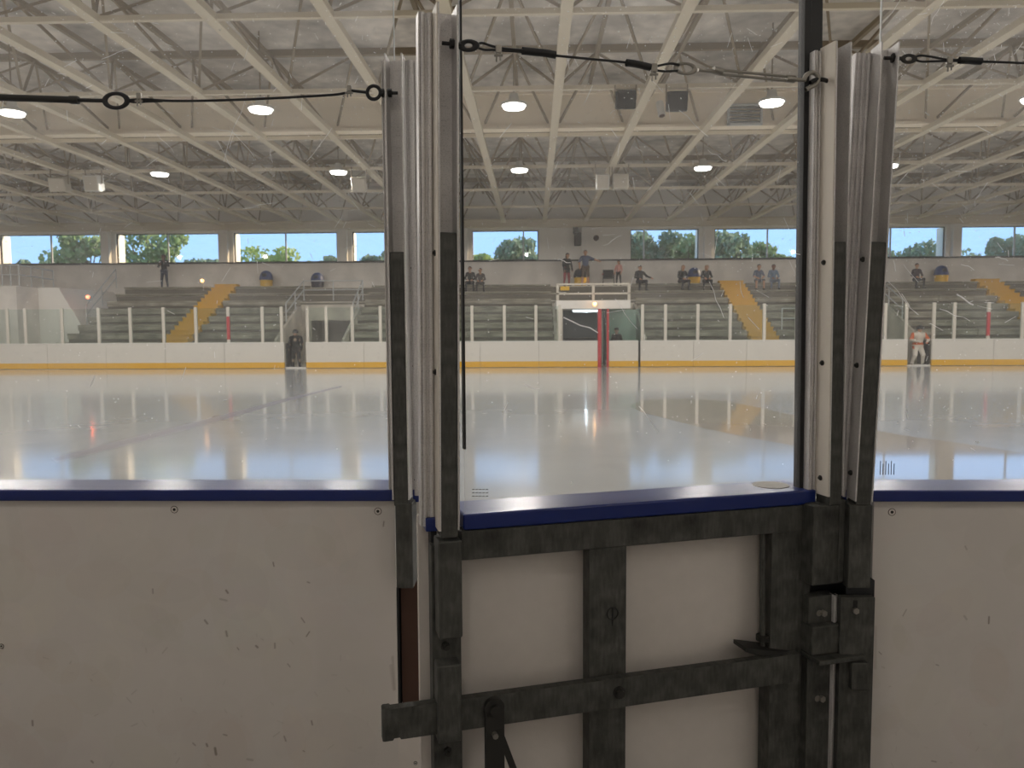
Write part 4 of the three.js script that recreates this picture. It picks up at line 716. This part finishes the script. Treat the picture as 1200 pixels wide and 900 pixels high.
{
  const z = NF - 0.05, top = F(200, -60, z)[1];
  const L = thing('glass_shield', 'scratched clear shield above the white board panel by the latch', 'glass shield', 0, 0, 0);
  const a = -3.2, b = F(461, 30, z)[0];
  const gl = mesh('glass_pane', bx(a, b, CAP - 0.01, top, z - 0.005, z + 0.005), M.pane, L);
  mesh('polished_edge', bx(b, b + 0.003, CAP, top, z - 0.005, z + 0.005), M.rail, L);
  scratches(L, F(-20, 300, z)[0], b - 0.03, CAP + 0.05, F(200, 5, z)[1], z + 0.0056, 170, [[290, 110, 262, 190, 1], [270, 150, 300, 185, 1], [285, 160, 250, 150, 1], [318, 175, 320, 190, 1], [285, 245, 325, 238, 1.4], [205, 180, 185, 158, 1], [120, 70, 160, 55, 1], [390, 150, 360, 190, 1], [255, 165, 275, 200, 1]].map(([p, q, r, s, w]) => [...F(p, q, z), ...F(r, s, z), w * 0.002]), 333, gl);
  const R = thing('glass_shield', 'scratched clear shield above the white board panel by the hinge', 'glass shield', 0, 0, 0);
  const c = F(1033, 20, z)[0], d = 3.3;
  const gr = mesh('glass_pane', bx(c, d, CAP - 0.01, top, z - 0.005, z + 0.005), M.pane, R);
  mesh('polished_edge', bx(c - 0.003, c, CAP, top, z - 0.005, z + 0.005), M.rail, R);
  scratches(R, c + 0.03, F(1220, 300, z)[0], CAP + 0.05, F(1150, 5, z)[1], z + 0.0056, 150, [[1058, 310, 1074, 332, 1], [1100, 362, 1136, 376, 1.6], [1125, 310, 1140, 316, 2], [1046, 305, 1049, 318, 1.6], [1090, 30, 1105, 0, 1], [1120, 345, 1140, 358, 4], [1165, 302, 1180, 306, 3], [1040, 330, 1075, 370, 1.2]].map(([p, q, r, s, w]) => [...F(p, q, z), ...F(r, s, z), w * 0.002]), 555, gr);
  const drip = []; for (let i = 0; i < 6; i++) { const p = F(1031 + i * 3.2, 540 + (i % 2) * 3, z), q = F(1031 + i * 3.2, 556, z); drip.push(bx(p[0] - 0.0012, p[0] + 0.0012, q[1], p[1], z + 0.0052, z + 0.0058)); }
  mesh('dried_drips', drip, M.darkScratch, gr).userData = { kind: 'stuff' };
}
// ---------------------------------------------------------------- safety cables
function ring(c, r, tr, turn = 0, sx = 1) { return flat(new THREE.TorusGeometry(r, tr, 8, 24).scale(sx, 1, 1).rotateZ(turn).translate(c.x, c.y, c.z)); }
function cable(label, z, parts) {
  const t = thing('safety_cable', label, 'cable', 0, 0, 0);
  const P = (px, py, dz = 0) => onZ(px, py, z + dz);
  parts(t, P); return t;
}
function clampOn(t, P, px, py, sc = 1) { const c = P(px, py); mesh('wire_clamp', [rbx(c.x - 0.008 * sc, c.x + 0.01 * sc, c.y - 0.012 * sc, c.y + 0.012 * sc, c.z - 0.008, c.z + 0.008, 0.003), rod(V(c.x - 0.005, c.y - 0.036 * sc, c.z + 0.004), V(c.x - 0.004, c.y, c.z + 0.004), 0.0028, 6), rod(V(c.x + 0.006, c.y - 0.032 * sc, c.z + 0.004), V(c.x + 0.006, c.y, c.z + 0.004), 0.0028, 6), rod(V(c.x - 0.012, c.y - 0.018 * sc, c.z + 0.004), V(c.x + 0.013, c.y - 0.018 * sc, c.z + 0.004), 0.004, 6)], M.zinc, t); }
const cz = -2.57;
cable('black safety cable with turnbuckle along the shield by the latch post', cz, (t, P) => {
  mesh('turnbuckle', [rod(P(-40, 113), P(86, 117), 0.011, 10), rod(P(82, 117), P(92, 117.3), 0.0135, 6)], M.darkSteel, t);
  mesh('eye_end', [rod(P(90, 117.3), P(124, 118), 0.0065, 8), ring(P(136, 118), 0.0235, 0.0062, 0, 1.6)], M.black, t);
  mesh('wire', [tube([P(147, 118), P(160, 116.5), P(172, 116.5), P(195, 118), P(240, 118), P(300, 116), P(350, 113.5), P(396, 110.5), P(404, 109)], 0.0042, 60, 7), tube([P(147, 118), P(158, 119.8), P(172, 119), P(190, 118.4)], 0.004, 20, 6)], M.black, t);
  clampOn(t, P, 163, 113, 0.9); clampOn(t, P, 409, 104, 0.8);
  mesh('eye_bolt', [ring(P(438, 108.5), 0.0215, 0.006), rod(P(410, 106), P(432, 108.5), 0.005, 8), rod(P(444, 109), P(466, 109), 0.0055, 8), rod(P(447, 109), P(450, 109), 0.014, 6), rod(P(455, 109), P(459, 109), 0.014, 6)], M.black, t);
});
cable('black safety cable with turnbuckle across the gate glass', -2.3, (t0, P0) => {
  const t = t0, P = (px, py) => { const o = 0.02, d = rayOf(px, py), k = GP.clone().addScaledVector(gn, o).sub(EYE).dot(gn) / d.dot(gn); return EYE.clone().addScaledVector(d, k); };
  mesh('eye_bolt', [ring(P(549, 53.5), 0.012, 0.006, 0, 1.8), rod(P(518, 50.5), P(540, 52.5), 0.0055, 8), rod(P(527, 51), P(532, 51.5), 0.014, 6)], M.black, t);
  mesh('wire', [tube([P(556, 54), P(564, 50.2), P(572, 52.5), P(584, 56), P(614, 59)], 0.0036, 24, 6), tube([P(556, 54), P(566, 58), P(578, 58.5), P(614, 61)], 0.0036, 24, 6), tube([P(610, 60), P(650, 65), P(700, 70), P(735, 73.5), P(765, 80)], 0.0038, 30, 6), tube([P(760, 80), P(772, 77), P(786, 74.5), P(796, 76)], 0.0036, 16, 6), tube([P(760, 80), P(776, 83.5), P(794, 83)], 0.0036, 16, 6)], M.black, t);
  mesh('tape_wrap', [tube([P(612, 59.5), P(626, 61), P(640, 62.5), P(651, 64.5)], 0.0115, 10, 8)], M.black, t);
  mesh('tape_wrap', [tube([P(734, 73.5), P(745, 75), P(754, 77), P(762, 79)], 0.0115, 10, 8)], M.black, t);
  clampOn(t, P, 584, 58, 1); clampOn(t, P, 766, 80, 1.1);
  mesh('thimble', [ring(P(803, 80.5), 0.0155, 0.0045, -0.1, 1.9), rod(P(818, 82), P(838, 84), 0.006, 8)], M.zinc, t);
  mesh('turnbuckle', [rod(P(836, 82), P(846, 84.5), 0.012, 6), rod(P(843, 82), P(925, 90), 0.0045, 8), rod(P(843, 87), P(925, 95), 0.0045, 8), rod(P(921, 92), P(931, 93), 0.012, 6), rod(P(925, 92.5), P(944, 94), 0.006, 8)], M.zinc, t);
  mesh('hook', tube([P(942, 94), P(945, 88), P(953, 85), P(959, 91), P(957, 98), P(950, 102), P(944, 105)], 0.0075, 24, 8), M.zinc, t);
  mesh('hook_eye', [tube([P(949, 97), P(956, 93.5), P(965, 93.5), P(972, 96)], 0.007, 14, 8)], M.black, t);
});
cable('black safety cable with taped loop along the shield by the hinge post', cz, (t, P) => {
  mesh('eye_bolt', [rod(P(1036, 68), P(1056, 68.5), 0.006, 8), rod(P(1045, 68), P(1050, 68), 0.015, 6), ring(P(1065, 69), 0.011, 0.005, 0, 1.7)], M.darkSteel, t);
  mesh('wire', [tube([P(1070, 69), P(1076, 65.5), P(1088, 66), P(1108, 69.5), P(1128, 70)], 0.0035, 20, 6), tube([P(1070, 69), P(1078, 72), P(1092, 72), P(1110, 71.5), P(1128, 71.5)], 0.0035, 20, 6), tube([P(1126, 71), P(1150, 72), P(1200, 74), P(1260, 76)], 0.0038, 20, 6)], M.black, t);
  mesh('tape_wrap', tube([P(1124, 70.5), P(1132, 70.8), P(1141, 71.5), P(1150, 72)], 0.0115, 10, 8), M.black, t);
  clampOn(t, P, 1112, 71, 1);
});
renderer.render(scene, camera);
